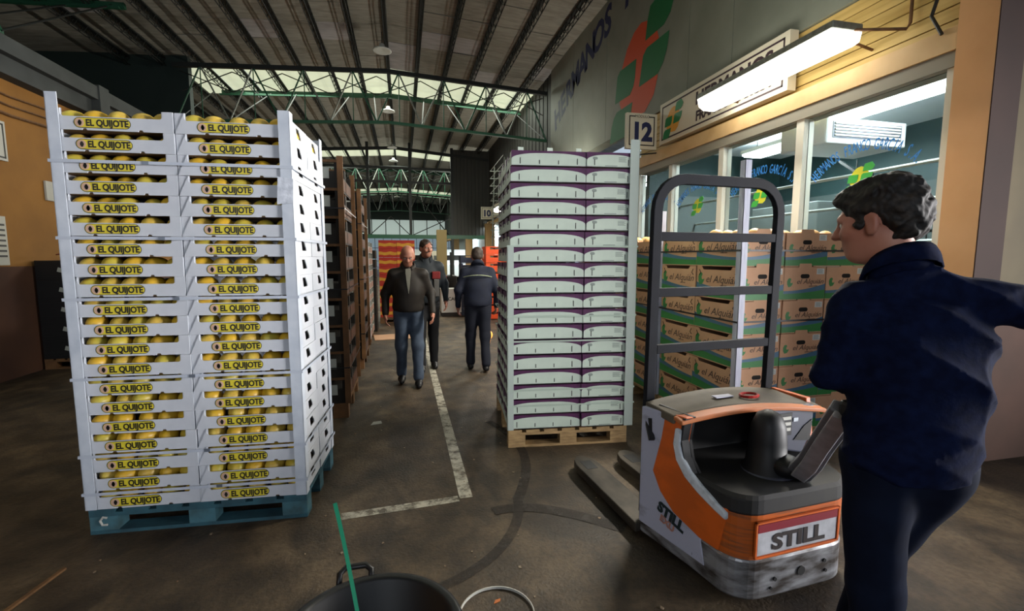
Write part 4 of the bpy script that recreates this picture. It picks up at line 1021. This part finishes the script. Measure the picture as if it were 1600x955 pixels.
# load backrest: rounded tubular frame with three rungs
def frame(mb, cl, wd, th, y):
    n = len(cl); vs = []
    for i, (x, z) in enumerate(cl):
        a = Vector(cl[max(i-1, 0)]); b = Vector(cl[min(i+1, n-1)]); d = (b-a).normalized(); nn = Vector((-d.y, d.x))
        for s in (-1, 1):
            for yy in (y-th/2, y+th/2): vs.append((x+nn.x*s*wd/2, yy, z+nn.y*s*wd/2))
    fs = []
    for i in range(n-1):
        for a, b in ((0, 1), (1, 3), (3, 2), (2, 0)): fs.append((4*i+a, 4*i+b, 4*i+4+b, 4*i+4+a))
    fs += [(0, 1, 3, 2), (4*n-4, 4*n-3, 4*n-1, 4*n-2)]
    return mb.add(vs, fs)
xl, xr, zt, r_ = -.392, .432, 1.965, .17
cl = [(xl-.02, .12), (xl, zt-r_)]+[(xl+r_-r_*math.cos(rad(a)), zt-r_+r_*math.sin(rad(a))) for a in range(15, 90, 15)]+[(xl+r_, zt), (xr-r_, zt)]+[(xr-r_+r_*math.sin(rad(a)), zt-r_+r_*math.cos(rad(a))) for a in range(15, 90, 15)]+[(xr, zt-r_), (xr-.03, .12)]
bk_st = mat('backrest_steel', '#0e1016', .75, 0., hex2='#15171f', scale=8)
bk_st.node_tree.nodes['Principled BSDF'].inputs['Specular IOR Level'].default_value = .2
m_ = MB(); frame(m_, cl, .055, .035, .635); br = m_.build('load_backrest', bk_st, TT, bevel=.004)
for z in (1.66, 1.36, 1.05): MB().box(xl+.02, xr-.02, .62, .65, z-.024, z+.024).build('rung', bk_st, br, bevel=.003)
MB().bar((-.44, .60, .70), (-.47, .50, .60), .03, .02).build('latch_lever', dk_pl, TT)
# forks
fk = worn_metal('fork_steel', '#4a433a', '#2c2721', 6, (1, .6, 1), .5, .4)
for x0, x1 in ((-.49, -.32), (-.137, .035)):
    m_ = MB(); tip = [(x0, .60), (x1, .60), (x1, 1.36), (x1-.02, 1.44), (x1-.06, 1.49), (x0+.06, 1.49), (x0+.02, 1.44), (x0, 1.36)]
    m_.prism(tip, .03, .085, 'z'); f_ = m_.build('fork', fk, TT, bevel=.006)
    MB().box(x0+.045, x1-.045, 1.27, 1.40, .0845, .0865).build('roller_slot', blk_pl, f_); MB().cyl((x0+.05, 1.335, .04), (x1-.05, 1.335, .04), .038, n=14).build('roller', mat('roller', '#6a5a48', .6), f_)
for x in (-.30, .25): MB().cyl((x-.03, .3, .06), (x+.03, .3, .06), .06, n=16).build('wheel', rubber, TT)

# ------------------------------------------------------------------ black tub and loose bits in the foreground
tub_m = mat('black_tub', '#0b0c10', .45)
t = thing('tub', 'round black rubber tub with a loop handle at the bottom of the view', 'tub', (-.125, 1.36, 0))
MB().lathe([(0, .005), (.2, .0), (.21, .02), (.265, .385), (.285, .395), (.288, .405), (.275, .41), (.255, .40), (.2, .03), (0, .02)], 40).build('bowl', tub_m, t, smooth=True)
for s in (1, -1):
    c_ = Vector((-.07*s, .27*s, .40)); h = MB(); h.tube([c_+Vector((x, y*s, z)) for x, y, z in ((-.055, .0, -.02), (-.055, .035, .012), (-.035, .055, .02), (.035, .055, .02), (.055, .035, .012), (.055, 0, -.02))], .011, 8); h.build('handle', tub_m, t, smooth=True)
gst = mat('green_strap', '#1c7a5a', .4)
def band(name, pts, wd, m, label, cat='strap', side=(1, .3, 0), th=.0012, grp=None):
    mb = MB(); ribbon(mb, [Vector(p) for p in pts], wd, th, side); return tag(mb.build(name, m), label, cat, grp)
band('green_strap', bez((-.10, 1.30, .10), (-.15, 1.40, .35), (-.19, 1.46, .60), (-.222, 1.44, .80)), .012, gst, 'green plastic strap standing up out of the black tub')
band('green_strap', [(-.30+.0*i+.11*math.cos(rad(180-i*12)), 1.30+.04*math.sin(rad(i*12)), .35+.04*math.sin(rad(i*12))) for i in range(14)], .01, gst, 'green plastic strap coil lying inside the black tub')
band('green_strap', bez((-.52, 1.95, .003), (-.50, 1.9, .03), (-.46, 1.85, .02), (-.44, 1.78, .003)), .012, gst, 'short green strap end on the floor left of the tub')
band('white_ring', [(.36+.162*math.cos(rad(a)), 1.83+.165*math.sin(rad(a)), .008) for a in range(0, 361, 8)], .012, paper, 'thin white strap hoop lying on the floor right of the tub', 'hoop', (0, 0, 1), .004)
def scrap(name, lab, x, y, pts, m, th=.003, cat='scrap', rz=0):
    o = MB().prism(pts, 0, th, 'z').build(name, m); o.location = (x, y, .001); o.rotation_euler = (0, 0, rz); return tag(o, lab, cat)
scrap('splinter', 'long thin wood splinter on the floor at lower left', -1.8, 2.05, [(0, 0), (.02, -.01), (.14, .56), (.125, .57)], wood_lt, .01, rz=.02)
scrap('paper_scrap', 'white paper scrap at the bottom edge left of the tub', -.80, 1.80, [(0, 0), (.10, -.03), (.12, .03), (.03, .07)], paper)
scrap('paper_scrap', 'small white paper scrap on the aisle floor near the dark crates', -.33, 4.35, [(0, 0), (.10, .02), (.09, .09), (.02, .08)], paper)
scrap('leaf_scrap', 'orange-brown scrap inside the white hoop', .36, 1.90, [(0, 0), (.03, .01), (.035, .025), (.01, .02)], mat('orange_scrap', '#b0622a', .6))
scrap('paper_scrap', 'reddish scrap on the floor left of the short green strap', -.57, 1.98, [(0, 0), (.03, -.01), (.04, .02), (.01, .03)], mat('red_scrap', '#a0401c', .6))
random.seed(8)
m_ = MB()
for i in range(160):
    x = random.uniform(-1.6, 1.2); y = random.uniform(1.7, 8.5); s = random.uniform(.003, .010); a = random.uniform(0, 6)
    m_.prism([(x+s*math.cos(a+q), y+s*math.sin(a+q)*1.3) for q in (0, 1.9, 3.6, 5)], .001, .004, 'z')
tag(m_.build('floor_litter', mat('litter', '#8f8470', .8, hex2='#7a5a40', scale=3)), 'tiny crumbs of wood and paper scattered over the concrete floor', 'litter')['kind'] = 'stuff'
tag(MB().ell((1.18, 6.6, .42), (.07, .07, .07), 12, 8).cyl((1.15, 6.62, 0), (1.2, 6.6, .36), .02).build('amber_lamp', mat('amber_glow', '#ffb050', .4, emit=1.2)), 'small glowing amber lamp low beside the purple stack, behind the man in navy', 'lamp')
# ------------------------------------------------------------------ people: smooth-union fields turned into one surface per layer
def rotm(yaw=0, pitch=0, roll=0): return np.array((Matrix.Rotation(yaw, 3, 'Z') @ Matrix.Rotation(pitch, 3, 'X') @ Matrix.Rotation(roll, 3, 'Y')))
def c(a, b, ra, rb, k=.03): return ('c', np.array(a, float), np.array(b, float), ra, rb, k)
def e(p, r, R=None, k=.03): return ('e', np.array(p, float), np.array(r, float), R, k)
def field_mesh(name, prims, res, m, cuts=(), disp=None, subs=()):
    lo = np.array([1e9]*3); hi = -lo
    for p in prims:
        if p[0] == 'c': q = np.array([p[1]-p[3], p[1]+p[3], p[2]-p[4], p[2]+p[4]])
        else: r = max(p[2]); q = np.array([p[1]-r, p[1]+r])
        lo = np.minimum(lo, q.min(0)); hi = np.maximum(hi, q.max(0))
    lo -= .06; hi += .06; n = np.ceil((hi-lo)/res).astype(int)+1
    ax = [lo[i]+res*np.arange(n[i]) for i in range(3)]
    V = np.full(n, .2, np.float32)
    def dist(p, X, Y, Z):
        if p[0] == 'c':
            a, b = p[1], p[2]; d = b-a; L = max(float(d@d), 1e-9)
            t = np.clip(((X-a[0])*d[0]+(Y-a[1])*d[1]+(Z-a[2])*d[2])/L, 0, 1)
            return np.sqrt((X-a[0]-t*d[0])**2+(Y-a[1]-t*d[1])**2+(Z-a[2]-t*d[2])**2)-(p[3]+(p[4]-p[3])*t)
        x, y, z = X-p[1][0], Y-p[1][1], Z-p[1][2]
        if p[3] is not None:
            R = p[3]; x, y, z = R[0, 0]*x+R[1, 0]*y+R[2, 0]*z, R[0, 1]*x+R[1, 1]*y+R[2, 1]*z, R[0, 2]*x+R[1, 2]*y+R[2, 2]*z
        r = p[2]; k0 = np.sqrt((x/r[0])**2+(y/r[1])**2+(z/r[2])**2)+1e-9; k1 = np.sqrt((x/r[0]**2)**2+(y/r[1]**2)**2+(z/r[2]**2)**2)+1e-9
        return k0*(k0-1)/k1
    def box_of(p, mar):
        if p[0] == 'c': q = np.array([p[1]-p[3], p[1]+p[3], p[2]-p[4], p[2]+p[4]])
        else: r = max(p[2]); q = np.array([p[1]-r, p[1]+r])
        a = np.clip(((q.min(0)-mar-lo)/res).astype(int), 0, n-1); b = np.clip(((q.max(0)+mar-lo)/res).astype(int)+2, 0, n)
        return tuple(slice(i, j) for i, j in zip(a, b))
    for p in prims:
        S = box_of(p, .08); X, Y, Z = np.meshgrid(ax[0][S[0]], ax[1][S[1]], ax[2][S[2]], indexing='ij', sparse=True)
        d = dist(p, X, Y, Z); k = p[-1]; v = V[S]; h = np.maximum(k-np.abs(d-v), 0)/k; V[S] = np.minimum(d, v)-h*h*k*.25
    for p in subs:
        S = box_of(p, .03); X, Y, Z = np.meshgrid(ax[0][S[0]], ax[1][S[1]], ax[2][S[2]], indexing='ij', sparse=True)
        d = -dist(p, X, Y, Z); k = p[-1]; v = V[S]; h = np.maximum(k-np.abs(d-v), 0)/k; V[S] = np.maximum(d, v)+h*h*k*.25
    X, Y, Z = np.meshgrid(*ax, indexing='ij', sparse=True)
    if disp is not None:
        V += disp(X, Y, Z).astype(np.float32)
    for f in cuts: V = np.maximum(V, f(X, Y, Z)).astype(np.float32)
    # surface nets
    ins = V < 0; cs = [n[0]-1, n[1]-1, n[2]-1]
    cnt = np.zeros(cs, np.int8)
    for i in (0, 1):
        for j in (0, 1):
            for k in (0, 1): cnt += ins[i:i+cs[0], j:j+cs[1], k:k+cs[2]]
    act = (cnt > 0) & (cnt < 8); idx = np.argwhere(act); N_ = len(idx)
    ids = np.full(cs, -1, np.int64); ids[act] = np.arange(N_)
    cor = np.array([(i, j, k) for i in (0, 1) for j in (0, 1) for k in (0, 1)])
    vals = np.stack([V[idx[:, 0]+o[0], idx[:, 1]+o[1], idx[:, 2]+o[2]] for o in cor], 1)
    acc = np.zeros((N_, 3)); num = np.zeros(N_)
    for a in range(8):
        for b in range(a+1, 8):
            if np.abs(cor[a]-cor[b]).sum() != 1: continue
            va, vb = vals[:, a], vals[:, b]; mk = (va < 0) != (vb < 0)
            t = np.where(mk, va/np.where(mk, va-vb, 1), 0)
            pt = cor[a]+(cor[b]-cor[a])*t[:, None]; acc += pt*mk[:, None]; num += mk
    P = lo+res*(idx+acc/np.maximum(num, 1)[:, None])
    F = []
    for axn in range(3):
        u, v_ = [(1, 2), (2, 0), (0, 1)][axn]
        sl0 = [slice(None)]*3; sl1 = [slice(None)]*3; sl0[axn] = slice(0, -1); sl1[axn] = slice(1, None)
        A, B = ins[tuple(sl0)], ins[tuple(sl1)]; E_ = np.argwhere(A != B)
        E_ = E_[(E_[:, u] > 0) & (E_[:, v_] > 0) & (E_[:, u] < cs[u]) & (E_[:, v_] < cs[v_])]
        fl_ = A[E_[:, 0], E_[:, 1], E_[:, 2]]
        du = np.zeros(3, int); du[u] = 1; dv = np.zeros(3, int); dv[v_] = 1
        g = lambda q: ids[q[:, 0], q[:, 1], q[:, 2]]
        q = np.stack([g(E_-du-dv), g(E_-dv), g(E_), g(E_-du)], 1); q[~fl_] = q[~fl_][:, ::-1]; F.append(q)
    F = np.concatenate(F); F = F[(F >= 0).all(1)]
    me = bpy.data.meshes.new(name); me.vertices.add(len(P)); me.vertices.foreach_set('co', P.ravel())
    me.loops.add(len(F)*4); me.loops.foreach_set('vertex_index', F.ravel().astype(np.int32))
    me.polygons.add(len(F)); me.polygons.foreach_set('loop_start', np.arange(0, len(F)*4, 4, dtype=np.int32)); me.polygons.foreach_set('loop_total', np.full(len(F), 4, np.int32))
    me.polygons.foreach_set('use_smooth', np.ones(len(F), bool)); me.update(calc_edges=True); me.validate()
    me.materials.append(m); o = bpy.data.objects.new(name, me); COL.objects.link(o)
    return o
A_ = lambda *p: np.array(p, float)
def hand(prims, wrist, d, side, pn, curl=.5, s=1.):
    """d: finger direction, side: towards thumb, pn: palm normal (towards palm)"""
    d = d/np.linalg.norm(d); side = side-d*(side@d); side /= np.linalg.norm(side); pn = np.cross(d, side)*np.sign(np.dot(np.cross(d, side), pn) or 1)
    pc = wrist+d*.045*s
    prims.append(c(wrist, wrist+d*.03*s, .024*s, .026*s, .02))
    for k in (-1, 0, 1): prims.append(c(pc+side*k*.022*s-d*.02*s, pc+side*k*.024*s+d*.035*s, .015*s, .013*s, .015))
    for i, (off, L_) in enumerate(((.032, .068), (.011, .078), (-.011, .072), (-.031, .056))):
        b0 = pc+side*off*s+d*.035*s; a1 = curl*.7; a2 = curl*1.7
        b1 = b0+(d*math.cos(a1)+pn*math.sin(a1))*L_*.5*s; b2 = b1+(d*math.cos(a2)+pn*math.sin(a2))*L_*.5*s
        prims.append(c(b0, b1, .0092*s, .0085*s, .004)); prims.append(c(b1, b2, .0085*s, .0072*s, .004))
    t0 = wrist+d*.025*s+side*.02*s; t1 = t0+(side*.75+d*.65+pn*.2)*.035*s; t2 = t1+(d*.9+side*.2+pn*.35)*.032*s
    prims.append(c(t0, t1, .013*s, .0105*s, .012)); prims.append(c(t1, t2, .0105*s, .0085*s, .004))
def head_prims(H, R, jaw=1., s=1.):
    P = lambda x, y, z: H+R@(A_(x, y, z)*s); r = lambda *q: A_(*q)*s
    pr = [e(P(0, -.012, .03), r(.076, .097, .088), R, .02), e(P(0, .025, -.035), r(.060, .068, .085*jaw), R, .03), e(P(0, .058, -.088), r(.030, .025, .022), R, .03),
          e(P(0, .079, .022), r(.052, .018, .014), R, .02),                                # brow
          c(P(0, .088, .015), P(0, .110, -.024), .009*s, .014*s, .012), e(P(.012, .098, -.027), r(.009, .011, .008), R, .008), e(P(-.012, .098, -.027), r(.009, .011, .008), R, .008),
          e(P(0, .086, -.053), r(.024, .010, .006), R, .006), e(P(0, .084, -.063), r(.021, .010, .007), R, .006),
          e(P(.04, .06, -.02), r(.022, .025, .022), R, .02), e(P(-.04, .06, -.02), r(.022, .025, .022), R, .02),
          e(P(.031, .080, .014), r(.018, .014, .008), R, .006), e(P(-.031, .080, .014), r(.018, .014, .008), R, .006)]
    for q in (-1, 1):
        pr += [e(P(q*.078, -.008, -.008), r(.010, .020, .033), R @ rotm(q*.35), .006), e(P(q*.074, .002, -.03), r(.008, .010, .012), R, .008)]
    sb = [e(P(q*.031, .092, .004), r(.019, .014, .012), R, .012) for q in (-1, 1)]+[e(P(q*.087, .0, -.006), r(.006, .011, .018), R @ rotm(q*.35), .006) for q in (-1, 1)]
    return pr, sb
def folds(amp, f=26, seed=0.):
    return lambda X, Y, Z: amp*(np.sin(f*Z+9*X+4*np.sin(7*Y+seed)+seed)*.5+np.sin(f*.6*X-f*.8*Z+5*np.sin(9*Y+seed))*.35+np.sin(f*1.7*(Z+.6*Y)+seed*2)*.2)
skin = mat('skin', '#b07a60', .5, hex2='#9c6850', scale=9); skin2 = mat('skin_ruddy', '#b8806a', .5, hex2='#a86a56', scale=9)
eye_w = mat('eye_white', '#d8d0c8', .3); shoe_m = mat('dark_shoe', '#151416', .5); sole_m = mat('pale_sole', '#a8a49a', .6)
def person(label, loc, rz, J, jacket, trousers, hair=None, hair_m=None, skin_m=None, res=.009, hem=.88, jacket_fold=.004, shirt=None, bulk=1., hands=True, group=None, s_head=1., collar=True, extra=None):
    skin_m = skin_m or skin
    J = {k: A_(*v) for k, v in J.items()}
    Rh = rotm(*J.pop('head_rot')); hd, sb = head_prims(J['head'], Rh, s=s_head)
    cap = J['chest']; pel = J['pelvis']; nk = J['neck']; mid = (cap+pel)/2
    B = bulk; bd = list(hd)
    Rt = rotm(J['twist'][0] if 'twist' in J else 0)
    bd += [e(cap, (.155*B, .105*B, .17), Rt, .05), e(mid+A_(0, .01, 0), (.135*B, .105*B, .15), Rt, .06), e(pel, (.15*B, .11*B, .12), None, .05),
           c(nk-A_(0, .01, .02), J['head']+Rh@A_(0, -.025, -.06), .056, .054, .03), c(J['shL'], J['shR'], .05, .05, .05)]
    for s in 'LR':
        bd += [c(J['sh'+s], J['el'+s], .05, .038, .04), c(J['el'+s], J['wr'+s], .038, .024, .03), c(J['hip'+s], J['kn'+s], .08, .052, .05), c(J['kn'+s], J['an'+s], .052, .034, .04),
               c(J['an'+s], J['an'+s]+A_(0, .09, -.045), .034, .028, .03)]
        if hands:
            d = J['wr'+s]-J['el'+s]; fd = J.get('hd'+s, d); inn = A_(-1 if s == 'R' else 1, 0, 0)
            hand(bd, J['wr'+s], fd/np.linalg.norm(fd), J.get('th'+s, A_(0, 1, .1)), inn, .55)
    body = field_mesh('person', bd, res, skin_m, subs=sb)
    body.location = loc; body.rotation_euler = (0, 0, rz); tag(body, label, 'person', group)
    def child(o): o.parent = body; return o
    # jacket
    jk = [e(cap+A_(0, -.005, .0), (.185*B, .13*B, .20), Rt, .06), e(mid+A_(0, .0, 0), (.172*B, .135*B, .17), Rt, .07), e(pel+A_(0, 0, .0), (.182*B, .142*B, .15), None, .06), c(J['shL'], J['shR'], .060, .060, .05), c(J['shL']+A_(.05, 0, .02), nk+A_(0, -.01, .0), .05, .05, .05), c(J['shR']+A_(-.05, 0, .02), nk+A_(0, -.01, .0), .05, .05, .05),
          c(nk-A_(0, 0, .06), nk+A_(0, -.005, -.005), .085, .066, .03)]
    for s in 'LR': jk += [c(J['sh'+s], J['el'+s], .066, .053, .05), c(J['el'+s], J['wr'+s]-(J['wr'+s]-J['el'+s])*.06, .053, .038, .03)]
    cutj = [lambda X, Y, Z: hem-Z]
    wcuts = []
    o = field_mesh('jacket', jk, res, jacket, cuts=(lambda X, Y, Z: np.where((np.abs(X-pel[0]) < .19) & (Z < hem+.02) & (Z < 9), hem-Z, -1.) if not extra else hem-Z,), disp=jacket_fold if callable(jacket_fold) else folds(jacket_fold, 24, 1.3)); child(o)
    if collar:
        mb = MB(); n = 20; up_ = nk+A_(0, -.005, .015)
        for k, (rr, dz, oy) in enumerate(((.074, -.04, 0), (.072, .012, 0), (.078, .035, 0), (.086, .02, 0), (.094, -.012, 0))):
            for i in range(n):
                a = rad(115)+rad(310)*i/(n-1); mb.v.append(tuple(up_+A_(rr*math.cos(a), rr*.95*math.sin(a)+.0, dz-.045*math.sin(a)-(.02 if k == 4 and (i < 3 or i > n-4) else 0))))
        for k in range(4):
            for i in range(n-1): mb.f.append((k*n+i, k*n+i+1, (k+1)*n+i+1, (k+1)*n+i)); mb.mi.append(0)
        co = mb.build('collar', jacket, body, smooth=True); sd = co.modifiers.new('thick', 'SOLIDIFY'); sd.thickness = .006; sd.offset = 0
    tr = [e(pel, (.158*B, .12*B, .12), None, .05)]
    for s in 'LR': tr += [c(J['hip'+s], J['kn'+s], .095*B, .070, .05), c(J['kn'+s], J['an'+s]+A_(0, 0, .02), .070, .060, .04)]
    child(field_mesh('trousers', tr, res, trousers, cuts=(lambda X, Y, Z: .045-Z, lambda X, Y, Z: Z-hem-.06), disp=folds(.005, 20, 2.1)))
    for s in 'LR':
        a = J['an'+s]; fz = a[2]-.08
        f = J.get('ft'+s, A_(0, 1, 0)); f = f/np.linalg.norm(f); z = A_(0, 0, 1)
        child(field_mesh('shoe', [c(a+A_(0, 0, -.045)-f*.03, a+f*.06+A_(0, 0, -.04), .042, .042, .03), c(a+f*.06+A_(0, 0, -.042), a+f*.15+A_(0, 0, -.052), .042, .032, .03)], .008, shoe_m, cuts=(lambda X, Y, Z, q=a[2]-.075: q-Z,)))
    for q in (-1, 1):
        mb = MB().use(eye_w).ell(tuple(J['head']+Rh@(A_(q*.031, .0745, .003)*s_head)), (.0125, .0125, .0125), 12, 8)
        pp_ = J['head']+Rh@(A_(q*.031, .0835, .002)*s_head); mb.use(black_ink).ell(tuple(pp_), (.0055,)*3, 8, 6); mb.build('eye', None, body, smooth=True)
    if hair:
        P = lambda x, y, z: J['head']+Rh@(A_(x, y, z)*s_head); hp = [e(P(*p), A_(*r)*s_head, Rh, .02) for p, r in hair['add']]; hs = [e(P(*p), A_(*r)*s_head, Rh, .012) for p, r in hair['sub']]
        am = hair.get('amp', .003); fq = hair.get('freq', 120)
        dp = lambda X, Y, Z: am*(np.sin(fq*X+3*np.sin(fq*.4*Y))*np.sin(fq*Y+3*np.sin(fq*.35*Z))+np.sin(fq*.8*Z+2.5*np.sin(fq*.5*X))*.8+1.6*np.sin(fq*.3*(X+Y)+2*np.sin(fq*.3*Z)))
        child(field_mesh('hair', hp, hair.get('res', .006), hair_m, subs=hs, disp=dp))
    if shirt:
        mb = MB()
        ch = cap; f0 = .128*B
        pts_ = [(-.028, nk[2]-.01), (.028, nk[2]-.01), (.030, nk[2]-.06), (.018, nk[2]-.18), (.002, nk[2]-.30), (-.004, nk[2]-.30), (-.02, nk[2]-.18), (-.032, nk[2]-.06)]
        mb.prism([(nk[0]+a, b) for a, b in pts_[::-1]], cap[1]+f0-.035, cap[1]+f0+.012, 'y'); mb.build('shirt', shirt, body, bevel=.006)
    return body, J, Rh
navy_f = mat('navy_fleece', '#0b1128', .9, hex2='#111a38', scale=30, bump=.002); navy_t = mat('navy_trousers', '#0e1322', .85, hex2='#131a2c', scale=12, bump=.001)
hair_d = mat('dark_curly_hair', '#120d0a', .7, hex2='#3d332a', scale=45, bump=.003, lo=.48, hi=.85, detail=10)
for q in (navy_f, navy_t): q.node_tree.nodes['Principled BSDF'].inputs['Specular IOR Level'].default_value = .08
# ---- the man at the truck, seen from behind
J = dict(head=(-.112, .03, 1.642), head_rot=(rad(46), rad(-9), 0), neck=(-.062, .0, 1.485), chest=(0, -.005, 1.27), pelvis=(0, -.01, .98),
         shL=(-.165, .01, 1.39), elL=(-.225, .01, 1.18), wrL=(-.06, .215, 1.10), hdL=(.5, .85, -.25), thL=(.2, 0, 1),
         shR=(.15, -.02, 1.415), elR=(.43, -.07, 1.375), wrR=(.62, .08, 1.44), thR=(0, 0, 1),
         hipL=(-.075, 0, .90), knL=(-.06, -.01, .50), anL=(-.05, -.06, .08), hipR=(.08, 0, .90), knR=(.045, .17, .52), anR=(.0, .18, .12))
J['shR'] = (.15, -.02, 1.415)
hair = dict(add=[((0, -.022, .045), (.089, .105, .086)), ((0, -.065, .0), (.078, .062, .075)), ((0, .055, .078), (.066, .045, .036)), ((.0, -.03, .085), (.072, .08, .05)),
                 ((.070, .026, .0), (.008, .013, .034)), ((-.070, .026, .0), (.008, .013, .034))],
            sub=[((0, .115, -.0), (.09, .075, .068)), ((.095, -.003, -.022), (.024, .024, .036)), ((-.095, -.003, -.022), (.024, .024, .036)), ((0, .05, -.07), (.12, .075, .06)), ((0, -.09, -.115), (.1, .08, .05))], amp=.0026, freq=190, res=.0045)
def big_folds(X, Y, Z):
    f = lambda a, b, c_, s, ph: np.abs(np.sin(a*X+b*Y+c_*Z+ph+1.2*np.sin(s*Z+5*X)))**.6
    return .018*f(9, 6, 14, 9, .3)+.012*f(-14, 4, 11, 13, 1.7)+.008*f(6, 18, 24, 7, .9)-.021
person('man in navy fleece jacket seen from behind, dark curly hair, holding the truck handle', (1.475, 1.05, .012), rad(-22), J, navy_f, navy_t, hair, hair_d, skin2, res=.008, hem=.885, jacket_fold=big_folds, bulk=1.02, extra=True)
# ---- bald man walking towards the camera
jeans = mat('blue_jeans', '#4c5a6e', .8, hex2='#3c485a', scale=10, bump=.001); brown_j = mat('brown_jacket', '#261e17', .65, hex2='#1c1611', scale=10)
def walker(lift=.0, head_pitch=0., head_yaw=0., armsp=.28, stride=.14, lean=0., sw=.1, sh=.17):
    return dict(head=(0, .045-head_pitch*.05+lean, 1.565), head_rot=(head_yaw, head_pitch, 0), neck=(0, .0+lean, 1.425), chest=(0, 0+lean*.7, 1.22), pelvis=(0, 0, .96),
        shL=(-sh, lean, 1.34), elL=(-armsp, -.02, 1.11), wrL=(-armsp-.005, .10+sw*.3, .88), shR=(sh, lean, 1.34), elR=(armsp, -.02, 1.11), wrR=(armsp+.0, .10-sw*.3, .87),
        hipL=(-.085, 0, .88), knL=(-.095, stride*.7, .49), anL=(-.10, stride, .085), hipR=(.085, 0, .88), knR=(.095, -stride*.1, .48), anR=(.10, -stride, .10))
grey_hair = mat('grey_hair', '#6b625a', .6, hex2='#54493f', scale=40)
bald = dict(add=[((0, -.035, .0), (.083, .086, .05))], sub=[((0, .07, .0), (.12, .07, .12)), ((0, -.01, .07), (.1, .12, .045)), ((0, -.05, -.085), (.1, .1, .04))], amp=.001, res=.007)
J = walker(head_pitch=rad(-24), lean=.03, armsp=.27, stride=.10, sw=.2)
person('bald man in brown jacket and jeans walking towards the camera, looking down', (.05, 5.72, 0), rad(180), J, brown_j, jeans, bald, grey_hair, skin2, res=.009, hem=.90, shirt=mat('pale_shirt', '#8f8d80', .8), bulk=1.05)
# ---- man behind him with dark hair
shorth = dict(add=[((0, -.018, .045), (.083, .099, .080)), ((0, -.06, .0), (.074, .05, .06))], sub=[((0, .105, -.005), (.09, .065, .065)), ((0, .04, -.075), (.12, .08, .06)), ((.09, 0, -.02), (.02, .02, .03)), ((-.09, 0, -.02), (.02, .02, .03))], amp=.002, res=.007)
J = walker(head_pitch=rad(-3), head_yaw=rad(20), armsp=.25, stride=-.12)
for k in ('head', 'neck'): J[k] = (J[k][0], J[k][1], J[k][2]+.10)
J['chest'] = (0, 0, 1.30); J['shL'] = (-.165, 0, 1.42); J['shR'] = (.165, 0, 1.42); J['elL'] = (-.25, -.02, 1.19); J['elR'] = (.25, -.02, 1.19); J['wrL'] = (-.25, .08, .95); J['wrR'] = (.25, .08, .95); J['pelvis'] = (0, 0, 1.0)
dk_j = mat('dark_teal_jacket', '#1a2228', .7, hex2='#222a32', scale=8)
b2, J2, _ = person('moustached man in dark jacket with a red panel, mostly hidden behind the bald man', (.30, 6.42, 0), rad(184), J, dk_j, mat('black_trousers', '#14151a', .8), shorth, mat('brown_hair', '#3a2a20', .6, hex2='#2a1e18', scale=30), skin2, res=.010, hem=.93)
MB().box(-.17, -.06, .10, .15, 1.26, 1.36).build('red_panel', mat('red_cloth', '#7a1a1c', .7), b2, bevel=.01)
MB().box(-.15, -.08, .10, .148, 1.02, 1.26).build('grey_panel', mat('grey_cloth', '#5a5856', .7), b2, bevel=.01)
MB().ell((-.0, .145, 1.615), (.026, .008, .006), 10, 6, Matrix.Rotation(rad(20), 3, 'Z')).build('moustache', mat('dark_moustache', '#241a14'), b2)
# ---- man in navy work suit walking away
J = walker(head_pitch=rad(-12), lean=.02, armsp=.26, stride=.11, sw=-.1)
crop = dict(add=[((0, -.02, .04), (.081, .097, .082)), ((0, -.055, -.01), (.074, .05, .06))], sub=shorth['sub'], amp=.001, res=.007)
b3, J3, _ = person('man in navy work suit with a pale stripe across the shoulders, walking away', (.97, 6.2, 0), rad(-6), J, mat('navy_work_jacket', '#141a2c', .8, hex2='#1a2136', scale=9), mat('navy_work_trousers', '#131828', .8), crop, mat('cropped_hair', '#3c3028', .6), skin2, res=.009, hem=.90, bulk=1.08)
m_ = MB(); P_ = [Vector((-.19+.38*i/12, -.155+.0*i+.10*abs(i/6-1)**2.5, 1.315-.03*abs(i/6-1)**2)) for i in range(13)]
m_.tube(P_, .006, 6); m_.build('reflective_stripe', mat('pale_stripe', '#a8b090', .4), b3)
